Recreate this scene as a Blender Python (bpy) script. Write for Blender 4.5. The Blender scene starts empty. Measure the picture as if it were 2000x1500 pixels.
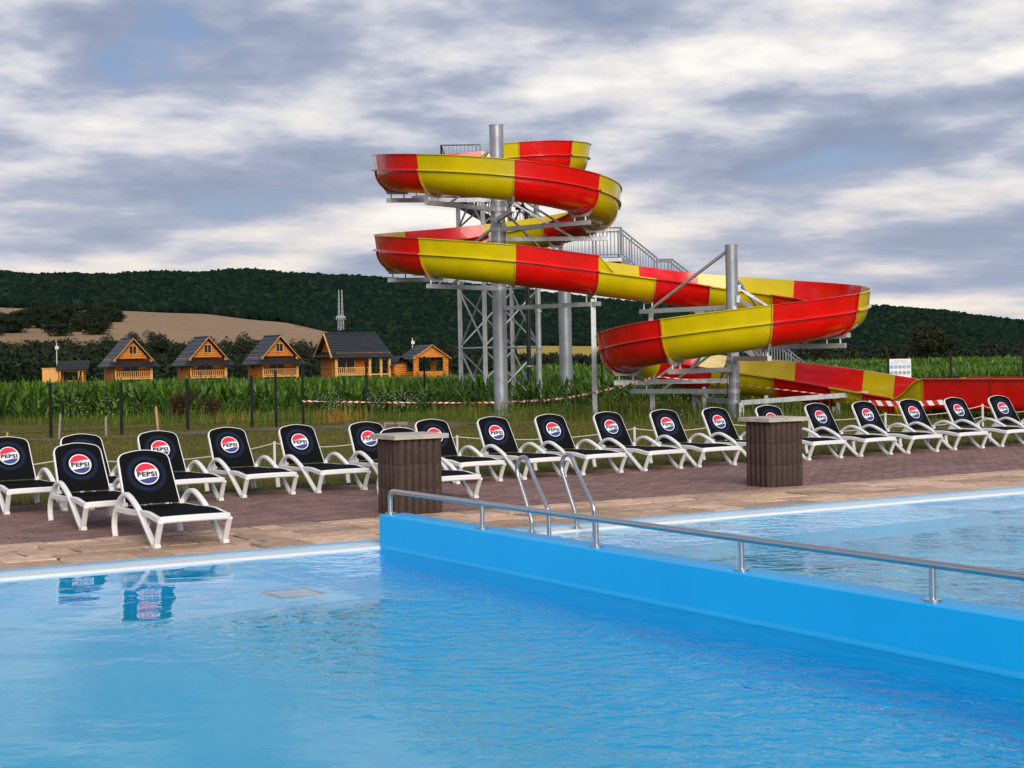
import bpy, math, random
import numpy as np
from mathutils import Vector, Matrix, Quaternion

random.seed(7)
RNG = np.random.default_rng(7)
R = math.radians
SC = bpy.context.scene
COL = SC.collection

# ------------------------------------------------------------------ camera
F_PX = 3150.0                       # focal length for a 2000 px wide frame
CAM_Z = 1.62
cam_d = bpy.data.cameras.new('camera')
cam = bpy.data.objects.new('camera', cam_d)
COL.objects.link(cam)
cam_d.sensor_width = 36
cam_d.lens = F_PX / 2000 * 36
cam_d.shift_y = -52 / 2000
cam_d.clip_start = 0.1
cam_d.clip_end = 20000
cam.matrix_world = Matrix.Translation((0, 0, CAM_Z)) @ Matrix.Rotation(R(90), 4, 'X') @ Matrix.Rotation(-0.018, 4, 'Z')
SC.camera = cam

# ------------------------------------------------------------------ light
SUN_EL, SUN_AZ = R(27), R(166)      # azimuth clockwise from +Y: behind the camera, to the right
sun_d = bpy.data.lights.new('sun', 'SUN')
sun_d.energy = 2.6
sun_d.angle = R(40)
sun_d.color = (1.0, 0.93, 0.82)
sun = bpy.data.objects.new('sun', sun_d)
COL.objects.link(sun)
sdir = Vector((math.sin(SUN_AZ) * math.cos(SUN_EL), math.cos(SUN_AZ) * math.cos(SUN_EL), math.sin(SUN_EL)))
sun.rotation_euler = sdir.to_track_quat('Z', 'Y').to_euler()
sun.location = (30, -40, 40)

SC.view_settings.view_transform = 'Standard'
SC.view_settings.look = 'None'
SC.view_settings.exposure = 0.28
SC.view_settings.gamma = 1.0
SC.view_settings.use_curve_mapping = False
SC.cycles.use_denoising = True
SC.cycles.max_bounces = 10
SC.cycles.transparent_max_bounces = 8
SC.cycles.caustics_refractive = True
SC.cycles.caustics_reflective = False
SC.cycles.sample_clamp_indirect = 4.0


# ------------------------------------------------------------------ node helper
class NT:
    def __init__(s, tree):
        s.t = tree
        s.n = tree.nodes
        s.l = tree.links

    def node(s, typ, **kw):
        nd = s.n.new(typ)
        for k, v in kw.items():
            setattr(nd, k, v)
        return nd

    def put(s, sock, v):
        if hasattr(v, 'is_output') or isinstance(v, bpy.types.NodeSocket):
            s.l.new(v, sock)
        elif isinstance(v, (tuple, list)) and len(v) == 3 and sock.type == 'RGBA':
            sock.default_value = (*v, 1)
        else:
            sock.default_value = v

    def math(s, op, a, b=0.0, c=0.0, clamp=False):
        nd = s.node('ShaderNodeMath', operation=op, use_clamp=clamp)
        for i, v in enumerate((a, b, c)):
            s.put(nd.inputs[i], v)
        return nd.outputs[0]

    def vmath(s, op, a, b=(0, 0, 0)):
        nd = s.node('ShaderNodeVectorMath', operation=op)
        s.put(nd.inputs[0], a)
        s.put(nd.inputs[1], b)
        return nd.outputs[0]

    def noise(s, vec, scale, detail=4, rough=0.5, dist=0.0, out=0):
        nd = s.node('ShaderNodeTexNoise')
        if vec is not None:
            s.put(nd.inputs['Vector'], vec)
        s.put(nd.inputs['Scale'], scale)
        nd.inputs['Detail'].default_value = detail
        nd.inputs['Roughness'].default_value = rough
        nd.inputs['Distortion'].default_value = dist
        return nd.outputs[out]

    def map(s, vec, scale=(1, 1, 1), loc=(0, 0, 0), rot=(0, 0, 0)):
        nd = s.node('ShaderNodeMapping')
        s.put(nd.inputs['Vector'], vec)
        nd.inputs['Location'].default_value = loc
        nd.inputs['Rotation'].default_value = rot
        nd.inputs['Scale'].default_value = scale
        return nd.outputs[0]

    def ramp(s, fac, stops, interp='LINEAR'):
        nd = s.node('ShaderNodeValToRGB')
        s.put(nd.inputs[0], fac)
        cr = nd.color_ramp
        cr.interpolation = interp
        while len(cr.elements) < len(stops):
            cr.elements.new(0.5)
        for e, (p, c) in zip(cr.elements, stops):
            e.position = p
            e.color = (*c, 1) if len(c) == 3 else c
        return nd.outputs[0]

    def mix(s, fac, a, b, blend='MIX'):
        nd = s.node('ShaderNodeMix', data_type='RGBA', blend_type=blend)
        s.put(nd.inputs[0], fac)
        s.put(nd.inputs[6], a)
        s.put(nd.inputs[7], b)
        return nd.outputs[2]

    def rng(s, v, a, b, c=0.0, d=1.0, smooth=True):
        nd = s.node('ShaderNodeMapRange', interpolation_type='SMOOTHSTEP' if smooth else 'LINEAR')
        s.put(nd.inputs[0], v)
        for i, x in enumerate((a, b, c, d)):
            nd.inputs[i + 1].default_value = x
        return nd.outputs[0]

    def bump(s, h, strength=0.3, dist=0.01):
        nd = s.node('ShaderNodeBump')
        s.put(nd.inputs['Strength'], strength)
        nd.inputs['Distance'].default_value = dist
        s.put(nd.inputs['Height'], h)
        return nd.outputs[0]


# ------------------------------------------------------------------ world: broken cloud over a Nishita sky
world = bpy.data.worlds.new('World')
SC.world = world
world.use_nodes = True
nt = NT(world.node_tree)
nt.n.clear()
sky = nt.node('ShaderNodeTexSky', sky_type='NISHITA')
sky.sun_disc = False
sky.sun_elevation = SUN_EL
sky.sun_rotation = SUN_AZ
sky.air_density = 1.0
sky.dust_density = 1.0
tc = nt.node('ShaderNodeTexCoord')
dirv = nt.vmath('NORMALIZE', tc.outputs['Generated'])
sep = nt.node('ShaderNodeSeparateXYZ')
nt.l.new(dirv, sep.inputs[0])
up = nt.math('ABSOLUTE', sep.outputs[2])
# cloud space: azimuth spread in x, y; layers that thin out towards the horizon in z
comb = nt.node('ShaderNodeCombineXYZ')
nt.put(comb.inputs[0], nt.math('MULTIPLY', sep.outputs[0], 5.2))
nt.put(comb.inputs[1], nt.math('MULTIPLY', sep.outputs[1], 5.2))
nt.put(comb.inputs[2], nt.math('MULTIPLY', nt.math('LOGARITHM', nt.math('ADD', up, 0.10), math.e), 4.3))
pl = comb.outputs[0]
OFS = (6.3, 2.1, 4.4)


def cloud_density(lift):
    p_ = nt.map(pl, (1, 1, 1), (OFS[0], OFS[1], OFS[2] + lift))
    big_ = nt.noise(p_, 0.5, 3, 0.5, 0.0)
    mid_ = nt.noise(p_, 1.3, 10, 0.54, 0.0)
    return nt.math('ADD', nt.math('MULTIPLY', big_, 0.5), nt.math('MULTIPLY', mid_, 0.5))


d0 = cloud_density(0.0)
d1 = cloud_density(0.30)
relief = nt.math('SUBTRACT', d0, d1)                       # bright upper edges, grey undersides
tone = nt.math('ADD', nt.math('MULTIPLY', relief, 2.3), nt.math('MULTIPLY', nt.math('SUBTRACT', d0, 0.5), 2.4))
tone = nt.math('ADD', tone, 0.47, 0.0, True)
lit = nt.rng(tone, 0.0, 1.0)
cloud = nt.ramp(lit, [(0.0, (0.225, 0.265, 0.375)), (0.35, (0.335, 0.375, 0.48)), (0.62, (0.54, 0.55, 0.61)), (0.85, (0.70, 0.68, 0.67)), (1.0, (0.84, 0.81, 0.78))])
low = nt.rng(up, 0.0, 0.15, 1.0, 0.0)
warm = nt.ramp(lit, [(0.0, (0.33, 0.375, 0.48)), (0.4, (0.52, 0.52, 0.57)), (0.7, (0.70, 0.63, 0.57)), (1.0, (0.82, 0.74, 0.65))])
cloud = nt.mix(nt.math('MULTIPLY', low, 0.8), cloud, warm)
gap = nt.math('MULTIPLY', nt.rng(nt.math('SUBTRACT', d0, nt.rng(up, 0.14, 0.5, 0.0, 0.12)), 0.44, 0.36), nt.rng(up, 0.05, 0.14))
skyc = nt.mix(1.0, sky.outputs[0], (0.055, 0.065, 0.085), 'MULTIPLY')
col = nt.mix(nt.math('MULTIPLY', gap, 0.65), cloud, skyc)
bg = nt.node('ShaderNodeBackground')
nt.put(bg.inputs[0], col)
bg.inputs[1].default_value = 1.0
wo = nt.node('ShaderNodeOutputWorld')
nt.l.new(bg.outputs[0], wo.inputs[0])


# ------------------------------------------------------------------ helpers: places
def HOR(px):
    return 698 - 0.018 * (px - 1000)


def at(px, py, Y):
    """world point at depth Y metres in front of the camera seen in photo direction (px, py)"""
    return Vector(((px - 1000) / F_PX * Y, Y, CAM_Z - (py - HOR(px)) * Y / F_PX))


TH = R(31.3)                        # pool edge direction
CX, CY = -1.187, 14.115             # foot of the divider wall on the pool edge
CT, ST = math.cos(TH), math.sin(TH)


def W(u, w, z=0.0):
    return Vector((CX + u * CT - w * ST, CY + u * ST + w * CT, z))


def UW(x, y):
    a, b = x - CX, y - CY
    return a * CT + b * ST, -a * ST + b * CT


def ss(x, a, b):
    t = np.clip((np.asarray(x, float) - a) / (b - a), 0, 1)
    return t * t * (3 - 2 * t)


def ground_z(x, y):
    x = np.asarray(x, float); y = np.asarray(y, float)
    z = -0.04 + 0.03 * np.sin(x * 0.9 + 1) * np.sin(y * 0.7) * ss(y, 24, 30)
    z = z - 0.25 * ss(y, 44, 58) - 0.65 * ss(y, 58, 130) + 0.5 * ss(y, 156, 164) * (1 - ss(y, 200, 260)) - 0.45 * ss(y, 200, 380)
    return z


# ------------------------------------------------------------------ helpers: meshes
def tag(o, label=None, cat=None, group=None, kind=None):
    if label: o['label'] = label
    if cat: o['category'] = cat
    if group: o['group'] = group
    if kind: o['kind'] = kind
    return o


def empty(name, loc=(0, 0, 0), rz=0.0):
    o = bpy.data.objects.new(name, None)
    o.empty_display_size = 0.2
    o.location = loc
    o.rotation_euler = (0, 0, rz)
    COL.objects.link(o)
    return o


def link_mesh(name, me, parent=None):
    o = bpy.data.objects.new(name, me)
    COL.objects.link(o)
    if parent: o.parent = parent
    return o


def np_obj(name, V, Fc, mats, parent=None, smooth=False, midx=None):
    me = bpy.data.meshes.new(name)
    me.from_pydata(V, [], Fc)
    for m in (mats if isinstance(mats, (list, tuple)) else [mats]):
        me.materials.append(m)
    if midx is not None:
        me.polygons.foreach_set('material_index', np.asarray(midx, np.int32))
    if smooth:
        me.polygons.foreach_set('use_smooth', np.ones(len(me.polygons), bool))
    me.update()
    return link_mesh(name, me, parent)


class MB:
    def __init__(s):
        s.v = []; s.f = []; s.m = []; s.cur = 0

    def add(s, vs, fs):
        o = len(s.v)
        s.v += [tuple(p) for p in vs]
        s.f += [tuple(i + o for i in q) for q in fs]
        s.m += [s.cur] * len(fs)

    def box(s, lo, hi, M=None):
        x0, y0, z0 = lo; x1, y1, z1 = hi
        vs = [Vector(p) for p in ((x0, y0, z0), (x1, y0, z0), (x1, y1, z0), (x0, y1, z0), (x0, y0, z1), (x1, y0, z1), (x1, y1, z1), (x0, y1, z1))]
        if M is not None: vs = [M @ p for p in vs]
        s.add(vs, [(3, 2, 1, 0), (4, 5, 6, 7), (0, 1, 5, 4), (1, 2, 6, 5), (2, 3, 7, 6), (3, 0, 4, 7)])

    def cbox(s, lo, hi, b, M=None):
        """box with chamfered upper edges"""
        x0, y0, z0 = lo; x1, y1, z1 = hi
        vs = [(x0, y0, z0), (x1, y0, z0), (x1, y1, z0), (x0, y1, z0), (x0, y0, z1 - b), (x1, y0, z1 - b), (x1, y1, z1 - b), (x0, y1, z1 - b),
              (x0 + b, y0 + b, z1), (x1 - b, y0 + b, z1), (x1 - b, y1 - b, z1), (x0 + b, y1 - b, z1)]
        vs = [Vector(p) for p in vs]
        if M is not None: vs = [M @ p for p in vs]
        s.add(vs, [(8, 9, 10, 11), (0, 1, 5, 4), (1, 2, 6, 5), (2, 3, 7, 6), (3, 0, 4, 7), (4, 5, 9, 8), (5, 6, 10, 9), (6, 7, 11, 10), (7, 4, 8, 11)])

    def beam(s, p0, p1, w, h=None, upv=(0, 0, 1)):
        h = h or w
        p0 = Vector(p0); p1 = Vector(p1)
        d = (p1 - p0)
        if d.length < 1e-6: return
        d.normalize()
        upv = Vector(upv)
        if abs(d.dot(upv)) > 0.98: upv = Vector((1, 0, 0))
        a = d.cross(upv).normalized(); b = a.cross(d)
        vs = []
        for p in (p0, p1):
            for i, j in ((-1, -1), (1, -1), (1, 1), (-1, 1)):
                vs.append(p + a * (i * w / 2) + b * (j * h / 2))
        s.add(vs, [(3, 2, 1, 0), (4, 5, 6, 7), (0, 1, 5, 4), (1, 2, 6, 5), (2, 3, 7, 6), (3, 0, 4, 7)])

    def tube(s, pts, r, n=10, cap=True):
        pts = [Vector(p) for p in pts]
        rs = r if isinstance(r, (list, tuple)) else [r] * len(pts)
        prev = None; vs = []
        for i, p in enumerate(pts):
            d = (pts[min(i + 1, len(pts) - 1)] - pts[max(i - 1, 0)]).normalized()
            if prev is None:
                ref = Vector((0, 0, 1)) if abs(d.z) < 0.95 else Vector((1, 0, 0))
                a = d.cross(ref).normalized()
            else:
                a = (prev - d * prev.dot(d)).normalized()
            prev = a
            b = d.cross(a)
            for k in range(n):
                t = 2 * math.pi * k / n
                vs.append(p + (a * math.cos(t) + b * math.sin(t)) * rs[i])
        fs = []
        for i in range(len(pts) - 1):
            for k in range(n):
                k2 = (k + 1) % n
                fs.append((i * n + k, i * n + k2, (i + 1) * n + k2, (i + 1) * n + k))
        if cap:
            fs.append(tuple(range(n - 1, -1, -1)))
            fs.append(tuple((len(pts) - 1) * n + k for k in range(n)))
        s.add(vs, fs)

    def sweep(s, pts, sec, side=(1, 0, 0)):
        """sweep a closed 2D section (across side, across normal) along points lying in a plane normal to side"""
        side = Vector(side); pts = [Vector(p) for p in pts]; n = len(sec); vs = []
        for i, p in enumerate(pts):
            d = (pts[min(i + 1, len(pts) - 1)] - pts[max(i - 1, 0)]).normalized()
            nn = d.cross(side).normalized()
            k = 1.0
            if 0 < i < len(pts) - 1:
                d1 = (pts[i] - pts[i - 1]).normalized()
                k = 1 / max(0.6, d1.dot(d))
            for a, b in sec:
                vs.append(p + side * a + nn * (b * k))
        fs = []
        for i in range(len(pts) - 1):
            for k in range(n):
                k2 = (k + 1) % n
                fs.append((i * n + k, i * n + k2, (i + 1) * n + k2, (i + 1) * n + k))
        fs.append(tuple(range(n - 1, -1, -1)))
        fs.append(tuple((len(pts) - 1) * n + k for k in range(n)))
        s.add(vs, fs)

    def disc(s, c, r, n=16, z0=0.0, z1=0.01, axis='Z'):
        vs = []
        for z in (z0, z1):
            for k in range(n):
                t = 2 * math.pi * k / n
                vs.append((c[0] + r * math.cos(t), c[1] + r * math.sin(t), z))
        fs = [(k, (k + 1) % n, n + (k + 1) % n, n + k) for k in range(n)]
        fs += [tuple(range(n - 1, -1, -1)), tuple(n + k for k in range(n))]
        s.add(vs, fs)

    def mesh(s, name, mats, smooth=False):
        me = bpy.data.meshes.new(name)
        me.from_pydata(s.v, [], s.f)
        for m in (mats if isinstance(mats, (list, tuple)) else [mats]): me.materials.append(m)
        if len(me.materials) > 1: me.polygons.foreach_set('material_index', np.array(s.m, np.int32))
        if smooth:
            me.polygons.foreach_set('use_smooth', np.ones(len(me.polygons), bool))
            me.set_sharp_from_angle(angle=R(42))
        me.update()
        return me

    def build(s, name, mats, parent=None, smooth=False):
        return link_mesh(name, s.mesh(name, mats, smooth), parent)


def copy_tree(o, parent=None):
    c = o.copy(); COL.objects.link(c); c.parent = parent
    for ch in list(KIDS.get(o.name, [])):
        copy_tree(ch, c)
    return c


KIDS = {}


def index_kids(root):
    def rec(o):
        KIDS[o.name] = list(o.children)
        for c in o.children: rec(c)
    rec(root)


def round_sec(w, h, b):
    w /= 2; h /= 2
    return [(-w + b, -h), (w - b, -h), (w, -h + b), (w, h - b), (w - b, h), (-w + b, h), (-w, h - b), (-w, -h + b)]


def smooth_pts(pts, n=6):
    """Catmull-Rom through points"""
    P = [Vector(p) for p in pts]
    P = [P[0] * 2 - P[1]] + P + [P[-1] * 2 - P[-2]]
    out = []
    for i in range(1, len(P) - 2):
        for k in range(n):
            t = k / n
            a, b, c, d = P[i - 1], P[i], P[i + 1], P[i + 2]
            out.append(0.5 * ((2 * b) + (c - a) * t + (2 * a - 5 * b + 4 * c - d) * t * t + (3 * b - a - 3 * c + d) * t ** 3))
    out.append(P[-2])
    return out


# ------------------------------------------------------------------ materials
def new_mat(name):
    m = bpy.data.materials.new(name)
    m.use_nodes = True
    t = NT(m.node_tree)
    b = t.n['Principled BSDF']
    return m, t, b


def simple(name, col, rough=0.5, metal=0.0, var=0.0, vscale=8.0, bump=0.0, bscale=60.0, coat=0.0, objrand=0.0, spec=0.5, island=0.0, bdist=0.004):
    m, t, b = new_mat(name)
    c = col
    tc = t.node('ShaderNodeTexCoord').outputs['Object']
    if var:
        n = t.noise(tc, vscale, 6, 0.6)
        lo = tuple(max(0, x * (1 - var)) for x in col); hi = tuple(min(1, x * (1 + var)) for x in col)
        c = t.ramp(n, [(0.3, lo), (0.7, hi)])
    if objrand:
        oi = t.node('ShaderNodeObjectInfo').outputs['Random']
        f = t.rng(oi, 0, 1, 1 - objrand, 1 + objrand, False)
        c = t.mix(1.0, c, f, 'MULTIPLY')
    if island:
        gi = t.node('ShaderNodeNewGeometry').outputs['Random Per Island']
        f = t.rng(gi, 0, 1, 1 - island, 1 + island, False)
        c = t.mix(1.0, c, f, 'MULTIPLY')
    t.put(b.inputs['Base Color'], c)
    b.inputs['Metallic'].default_value = metal
    b.inputs['Specular IOR Level'].default_value = spec
    if var:
        t.put(b.inputs['Roughness'], t.rng(t.noise(tc, vscale * 2.3, 4), 0.3, 0.7, max(0.03, rough - 0.08), min(1, rough + 0.08)))
    else:
        b.inputs['Roughness'].default_value = rough
    if bump:
        t.put(b.inputs['Normal'], t.bump(t.noise(tc, bscale, 5, 0.6), bump, bdist))
    if coat:
        b.inputs['Coat Weight'].default_value = coat
        b.inputs['Coat Roughness'].default_value = 0.10
    return m


M = {}
M['red'] = simple('slide_red_gelcoat', (0.66, 0.004, 0.003), 0.22, var=0.14, vscale=1.3, coat=0.4, spec=0.35)
M['yellow'] = simple('slide_yellow_gelcoat', (0.58, 0.46, 0.002), 0.22, var=0.12, vscale=1.3, coat=0.4, spec=0.35)
M['orange_edge'] = simple('gelcoat_edge', (0.62, 0.30, 0.01), 0.4, var=0.1)
M['red_edge'] = simple('gelcoat_red_edge', (0.42, 0.006, 0.006), 0.35, var=0.1)
M['galv'] = simple('galvanised_steel', (0.47, 0.49, 0.51), 0.48, 0.55, var=0.18, vscale=5, bump=0.05)
M['rail_grey'] = simple('weathered_rail_steel', (0.17, 0.18, 0.20), 0.55, 0.3)
M['galv_pole'] = simple('galvanised_pole', (0.33, 0.35, 0.38), 0.42, 0.5, var=0.2, vscale=2.2)
M['steel'] = simple('brushed_stainless', (0.52, 0.52, 0.53), 0.28, 1.0)
M['black_pipe'] = simple('black_pipe', (0.012, 0.012, 0.013), 0.4)
M['plastic'] = simple('white_resin', (0.80, 0.79, 0.77), 0.42, var=0.03, vscale=6, objrand=0.02)
M['fabric'] = simple('black_mesh_fabric', (0.006, 0.006, 0.0075), 0.8, spec=0.03)
M['logo_white'] = simple('print_white', (0.82, 0.82, 0.84), 0.5)
M['logo_red'] = simple('print_red', (0.78, 0.012, 0.05), 0.5)
M['logo_blue'] = simple('print_blue', (0.035, 0.045, 0.20), 0.5)
M['logo_text'] = simple('print_black', (0.008, 0.008, 0.014), 0.5)
M['cap'] = simple('weathered_timber_cap', (0.46, 0.40, 0.33), 0.7, var=0.22, vscale=9, bump=0.2, bscale=40)
M['post_black'] = simple('black_powder_coat', (0.006, 0.007, 0.008), 0.6, spec=0.2)
M['wood_stake'] = simple('raw_timber_stake', (0.50, 0.27, 0.10), 0.7, var=0.2, vscale=12)
M['wood_grey'] = simple('grey_timber_stake', (0.25, 0.22, 0.18), 0.8, var=0.2, vscale=12)
M['rope'] = simple('white_rope', (0.58, 0.54, 0.45), 0.8)
M['stake_white'] = simple('white_stake', (0.66, 0.64, 0.60), 0.5, var=0.08)
M['log'] = simple('honey_timber_logs', (0.58, 0.19, 0.018), 0.5, var=0.28, vscale=2.5)
M['log_pale'] = simple('pale_timber', (0.66, 0.32, 0.085), 0.55, var=0.12, vscale=2.5)
M['log_side'] = M['log']
M['roof'] = simple('dark_metal_tiles', (0.017, 0.019, 0.025), 0.5, 0.0, var=0.15, vscale=1.5)
M['glass_dark'] = simple('dark_window_glass', (0.010, 0.012, 0.016), 0.1)
M['bark'] = simple('bark', (0.06, 0.045, 0.035), 0.9, var=0.2)
M['board'] = simple('white_sign_board', (0.78, 0.79, 0.82), 0.4)
M['picto'] = simple('sign_blue', (0.06, 0.36, 0.70), 0.4)
M['ink'] = simple('sign_ink', (0.03, 0.03, 0.04), 0.5)
M['grate'] = simple('white_overflow_grate', (0.80, 0.82, 0.84), 0.5)
M['pylon'] = simple('grey_lattice_steel', (0.35, 0.37, 0.39), 0.6, 0.3)


def mat_fluted():
    m, t, b = new_mat('dark_brown_split_concrete')
    tc = t.node('ShaderNodeTexCoord').outputs['Object']
    n = t.noise(tc, 90, 6, 0.7)
    n2 = t.noise(tc, 7, 4, 0.6)
    c = t.ramp(n, [(0.25, (0.018, 0.010, 0.008)), (0.52, (0.060, 0.035, 0.028)), (0.78, (0.14, 0.095, 0.08))])
    c = t.mix(t.rng(n2, 0.4, 0.75, 0, 0.35), c, (0.085, 0.055, 0.045))
    t.put(b.inputs['Base Color'], c)
    b.inputs['Roughness'].default_value = 0.9
    t.put(b.inputs['Normal'], t.bump(n, 0.7, 0.006))
    return m


M['fluted'] = mat_fluted()


def mat_paver(name, c0, c1, c2, rand=0.18, scale=22):
    m, t, b = new_mat(name)
    tc = t.node('ShaderNodeTexCoord').outputs['Object']
    geo = t.node('ShaderNodeNewGeometry')
    oi = t.node('ShaderNodeObjectInfo').outputs['Random']
    pos = geo.outputs['Position']
    ri = t.math('FRACT', t.math('ADD', t.math('MULTIPLY', oi, 7.31), t.math('MULTIPLY', geo.outputs['Random Per Island'], 3.77)))
    n = t.noise(pos, scale, 7, 0.65)
    big = t.noise(pos, 0.55, 4, 0.55)
    c = t.ramp(n, [(0.28, c0), (0.5, c1), (0.74, c2)])
    c = t.mix(1.0, c, t.rng(ri, 0, 1, 1 - rand, 1 + rand, False), 'MULTIPLY')
    c = t.mix(t.rng(big, 0.42, 0.7, 0, 0.35), c, tuple(x * 0.62 for x in c1))
    t.put(b.inputs['Base Color'], c)
    t.put(b.inputs['Roughness'], t.rng(big, 0.35, 0.65, 0.62, 0.85))
    t.put(b.inputs['Normal'], t.bump(n, 0.25, 0.004))
    return m


M['brick'] = mat_paver('brown_paver', (0.14, 0.072, 0.062), (0.205, 0.112, 0.095), (0.265, 0.155, 0.13), 0.28)
M['stone'] = mat_paver('tan_stone_slab', (0.38, 0.225, 0.14), (0.53, 0.345, 0.23), (0.68, 0.50, 0.37), 0.36, 9)
M['joint'] = simple('paver_joint_sand', (0.045, 0.032, 0.028), 0.95, var=0.2, vscale=20)
M['stone_joint'] = simple('slab_joint_grout', (0.07, 0.05, 0.035), 0.95, var=0.2, vscale=20)


def mat_pool_paint(name, pale_band=False, floor=False):
    m, t, b = new_mat(name)
    geo = t.node('ShaderNodeNewGeometry')
    pos = geo.outputs['Position']
    n = t.noise(pos, 0.9, 5, 0.6)
    c = t.ramp(n, [(0.3, (0.0, 0.40, 0.86)), (0.7, (0.001, 0.455, 0.92))])
    if floor:
        c = t.ramp(n, [(0.3, (0.0, 0.54, 0.92)), (0.7, (0.001, 0.60, 0.95))])
    b.inputs['Specular IOR Level'].default_value = 0.2
    if pale_band:                         # slightly paler wavy band along the water level
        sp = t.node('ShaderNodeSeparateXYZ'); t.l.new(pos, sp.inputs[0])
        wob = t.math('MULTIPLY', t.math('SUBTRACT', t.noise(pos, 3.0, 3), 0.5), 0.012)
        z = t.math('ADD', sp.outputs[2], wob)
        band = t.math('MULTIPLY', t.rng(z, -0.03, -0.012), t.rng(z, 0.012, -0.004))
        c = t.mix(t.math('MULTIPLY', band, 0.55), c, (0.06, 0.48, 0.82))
    t.put(b.inputs['Base Color'], c)
    b.inputs['Roughness'].default_value = 0.38
    t.put(b.inputs['Normal'], t.bump(t.noise(pos, 40, 4), 0.04, 0.003))
    return m


M['pool'] = mat_pool_paint('blue_pool_paint', floor=True)
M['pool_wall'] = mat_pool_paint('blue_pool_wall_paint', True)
M['coping'] = simple('pale_blue_coping', (0.26, 0.46, 0.62), 0.4, var=0.12, vscale=3)


def mat_water(name, calm):
    m, t, b = new_mat(name)
    t.n.remove(b)
    geo = t.node('ShaderNodeNewGeometry')
    pos = geo.outputs['Position']
    ob = t.node('ShaderNodeSeparateXYZ'); t.l.new(t.node('ShaderNodeTexCoord').outputs['Object'], ob.inputs[0])
    patch = t.noise(t.map(pos, (0.42, 0.34, 1), (2.2, 0.4, 0), (0, 0, 0.5)), 1.0, 3, 0.5)
    amp = t.rng(patch, 0.42 + calm, 0.66 + calm, 0.03, 0.75)
    if calm > 0:                     # water stirred along the dividing wall
        near_wall = t.math('MULTIPLY', t.rng(ob.outputs[0], -0.12, -0.4), t.rng(ob.outputs[0], -1.5, -0.7))
        spread = t.math('MULTIPLY', t.rng(ob.outputs[1], -2.5, -3.4), t.math('MULTIPLY', t.rng(ob.outputs[0], -0.12, -0.5), t.rng(ob.outputs[0], -3.4, -2.2)))
        bandm = t.math('MAXIMUM', near_wall, spread)
        amp = t.math('MAXIMUM', amp, t.math('MULTIPLY', bandm, t.rng(patch, 0.30, 0.52, 0.35, 1.0)))
    r1 = t.noise(t.map(pos, (4.4, 5.4, 1), (0, 0, 0), (0, 0, R(20))), 1.0, 3, 0.5, 0.8)
    r2 = t.noise(t.map(pos, (10.0, 12.0, 1), (3, 1, 0), (0, 0, R(-14))), 1.0, 2, 0.5, 0.5)
    r0 = t.noise(t.map(pos, (0.6, 0.8, 1)), 1.0, 2, 0.5)
    h = t.math('ADD', t.math('MULTIPLY', r1, 1.0), t.math('MULTIPLY', r2, 0.35))
    h = t.math('MULTIPLY', h, amp)
    h = t.math('ADD', h, t.math('MULTIPLY', r0, 0.35))
    bm = t.bump(h, 1.0, 0.042)
    g = t.node('ShaderNodeBsdfGlass')
    g.inputs['Color'].default_value = (0.97, 1.0, 1.0, 1)
    g.inputs['Roughness'].default_value = 0.0
    g.inputs['IOR'].default_value = 1.33
    t.put(g.inputs['Normal'], bm)
    t.l.new(g.outputs[0], t.n['Material Output'].inputs[0])
    return m


M['water_left'] = mat_water('pool_water_calm', 0.17)
M['water_right'] = mat_water('pool_water_rippled', -0.08)


def mat_sling():
    """black mesh fabric; printed ring of blue dots (flat print)"""
    m, t, b = new_mat('printed_sling')
    tc = t.node('ShaderNodeTexCoord').outputs['UV']
    sp = t.node('ShaderNodeSeparateXYZ'); t.l.new(tc, sp.inputs[0])
    x = sp.outputs[0]; y = t.math('SUBTRACT', sp.outputs[1], 0.318)
    r = t.math('SQRT', t.math('ADD', t.math('MULTIPLY', x, x), t.math('MULTIPLY', y, y)))
    ring = t.math('MULTIPLY', t.rng(r, 0.135, 0.165), t.rng(r, 0.208, 0.165))
    ang = t.math('ARCTAN2', y, x)
    row = t.math('MULTIPLY', r, 1 / 0.0085)
    rowi = t.math('FLOOR', row)
    au = t.math('ADD', t.math('MULTIPLY', ang, 84 / (2 * math.pi)), t.math('MULTIPLY', rowi, 0.5))
    fx = t.math('SUBTRACT', t.math('FRACT', au), 0.5); fy = t.math('SUBTRACT', t.math('FRACT', row), 0.5)
    dd = t.math('SQRT', t.math('ADD', t.math('MULTIPLY', fx, fx), t.math('MULTIPLY', fy, fy)))
    dot = t.rng(dd, 0.36, 0.20)
    k = t.math('MULTIPLY', ring, dot)
    c = t.mix(k, (0.006, 0.006, 0.0072), (0.036, 0.066, 0.165))
    t.put(b.inputs['Base Color'], c)
    b.inputs['Roughness'].default_value = 0.6
    b.inputs['Specular IOR Level'].default_value = 0.04
    return m


M['sling'] = mat_sling()


def mat_ground():
    m, t, b = new_mat('lawn_earth')
    pos = t.node('ShaderNodeNewGeometry').outputs['Position']
    n1 = t.noise(pos, 0.35, 6, 0.6)
    n2 = t.noise(pos, 6, 6, 0.65)
    n3 = t.noise(pos, 45, 4, 0.6)
    g = t.ramp(n1, [(0.32, (0.060, 0.075, 0.012)), (0.5, (0.115, 0.110, 0.024)), (0.68, (0.20, 0.145, 0.050))])
    g = t.mix(t.rng(n2, 0.35, 0.7, 0, 0.55), g, (0.030, 0.036, 0.008))
    sp = t.node('ShaderNodeSeparateXYZ'); t.l.new(pos, sp.inputs[0])
    far = t.rng(sp.outputs[1], 150, 220)
    g = t.mix(far, g, (0.035, 0.055, 0.016))
    t.put(b.inputs['Base Color'], g)
    b.inputs['Roughness'].default_value = 0.95
    b.inputs['Specular IOR Level'].default_value = 0.1
    t.put(b.inputs['Normal'], t.bump(t.math('ADD', n2, n3), 0.8, 0.03))
    return m


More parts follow.
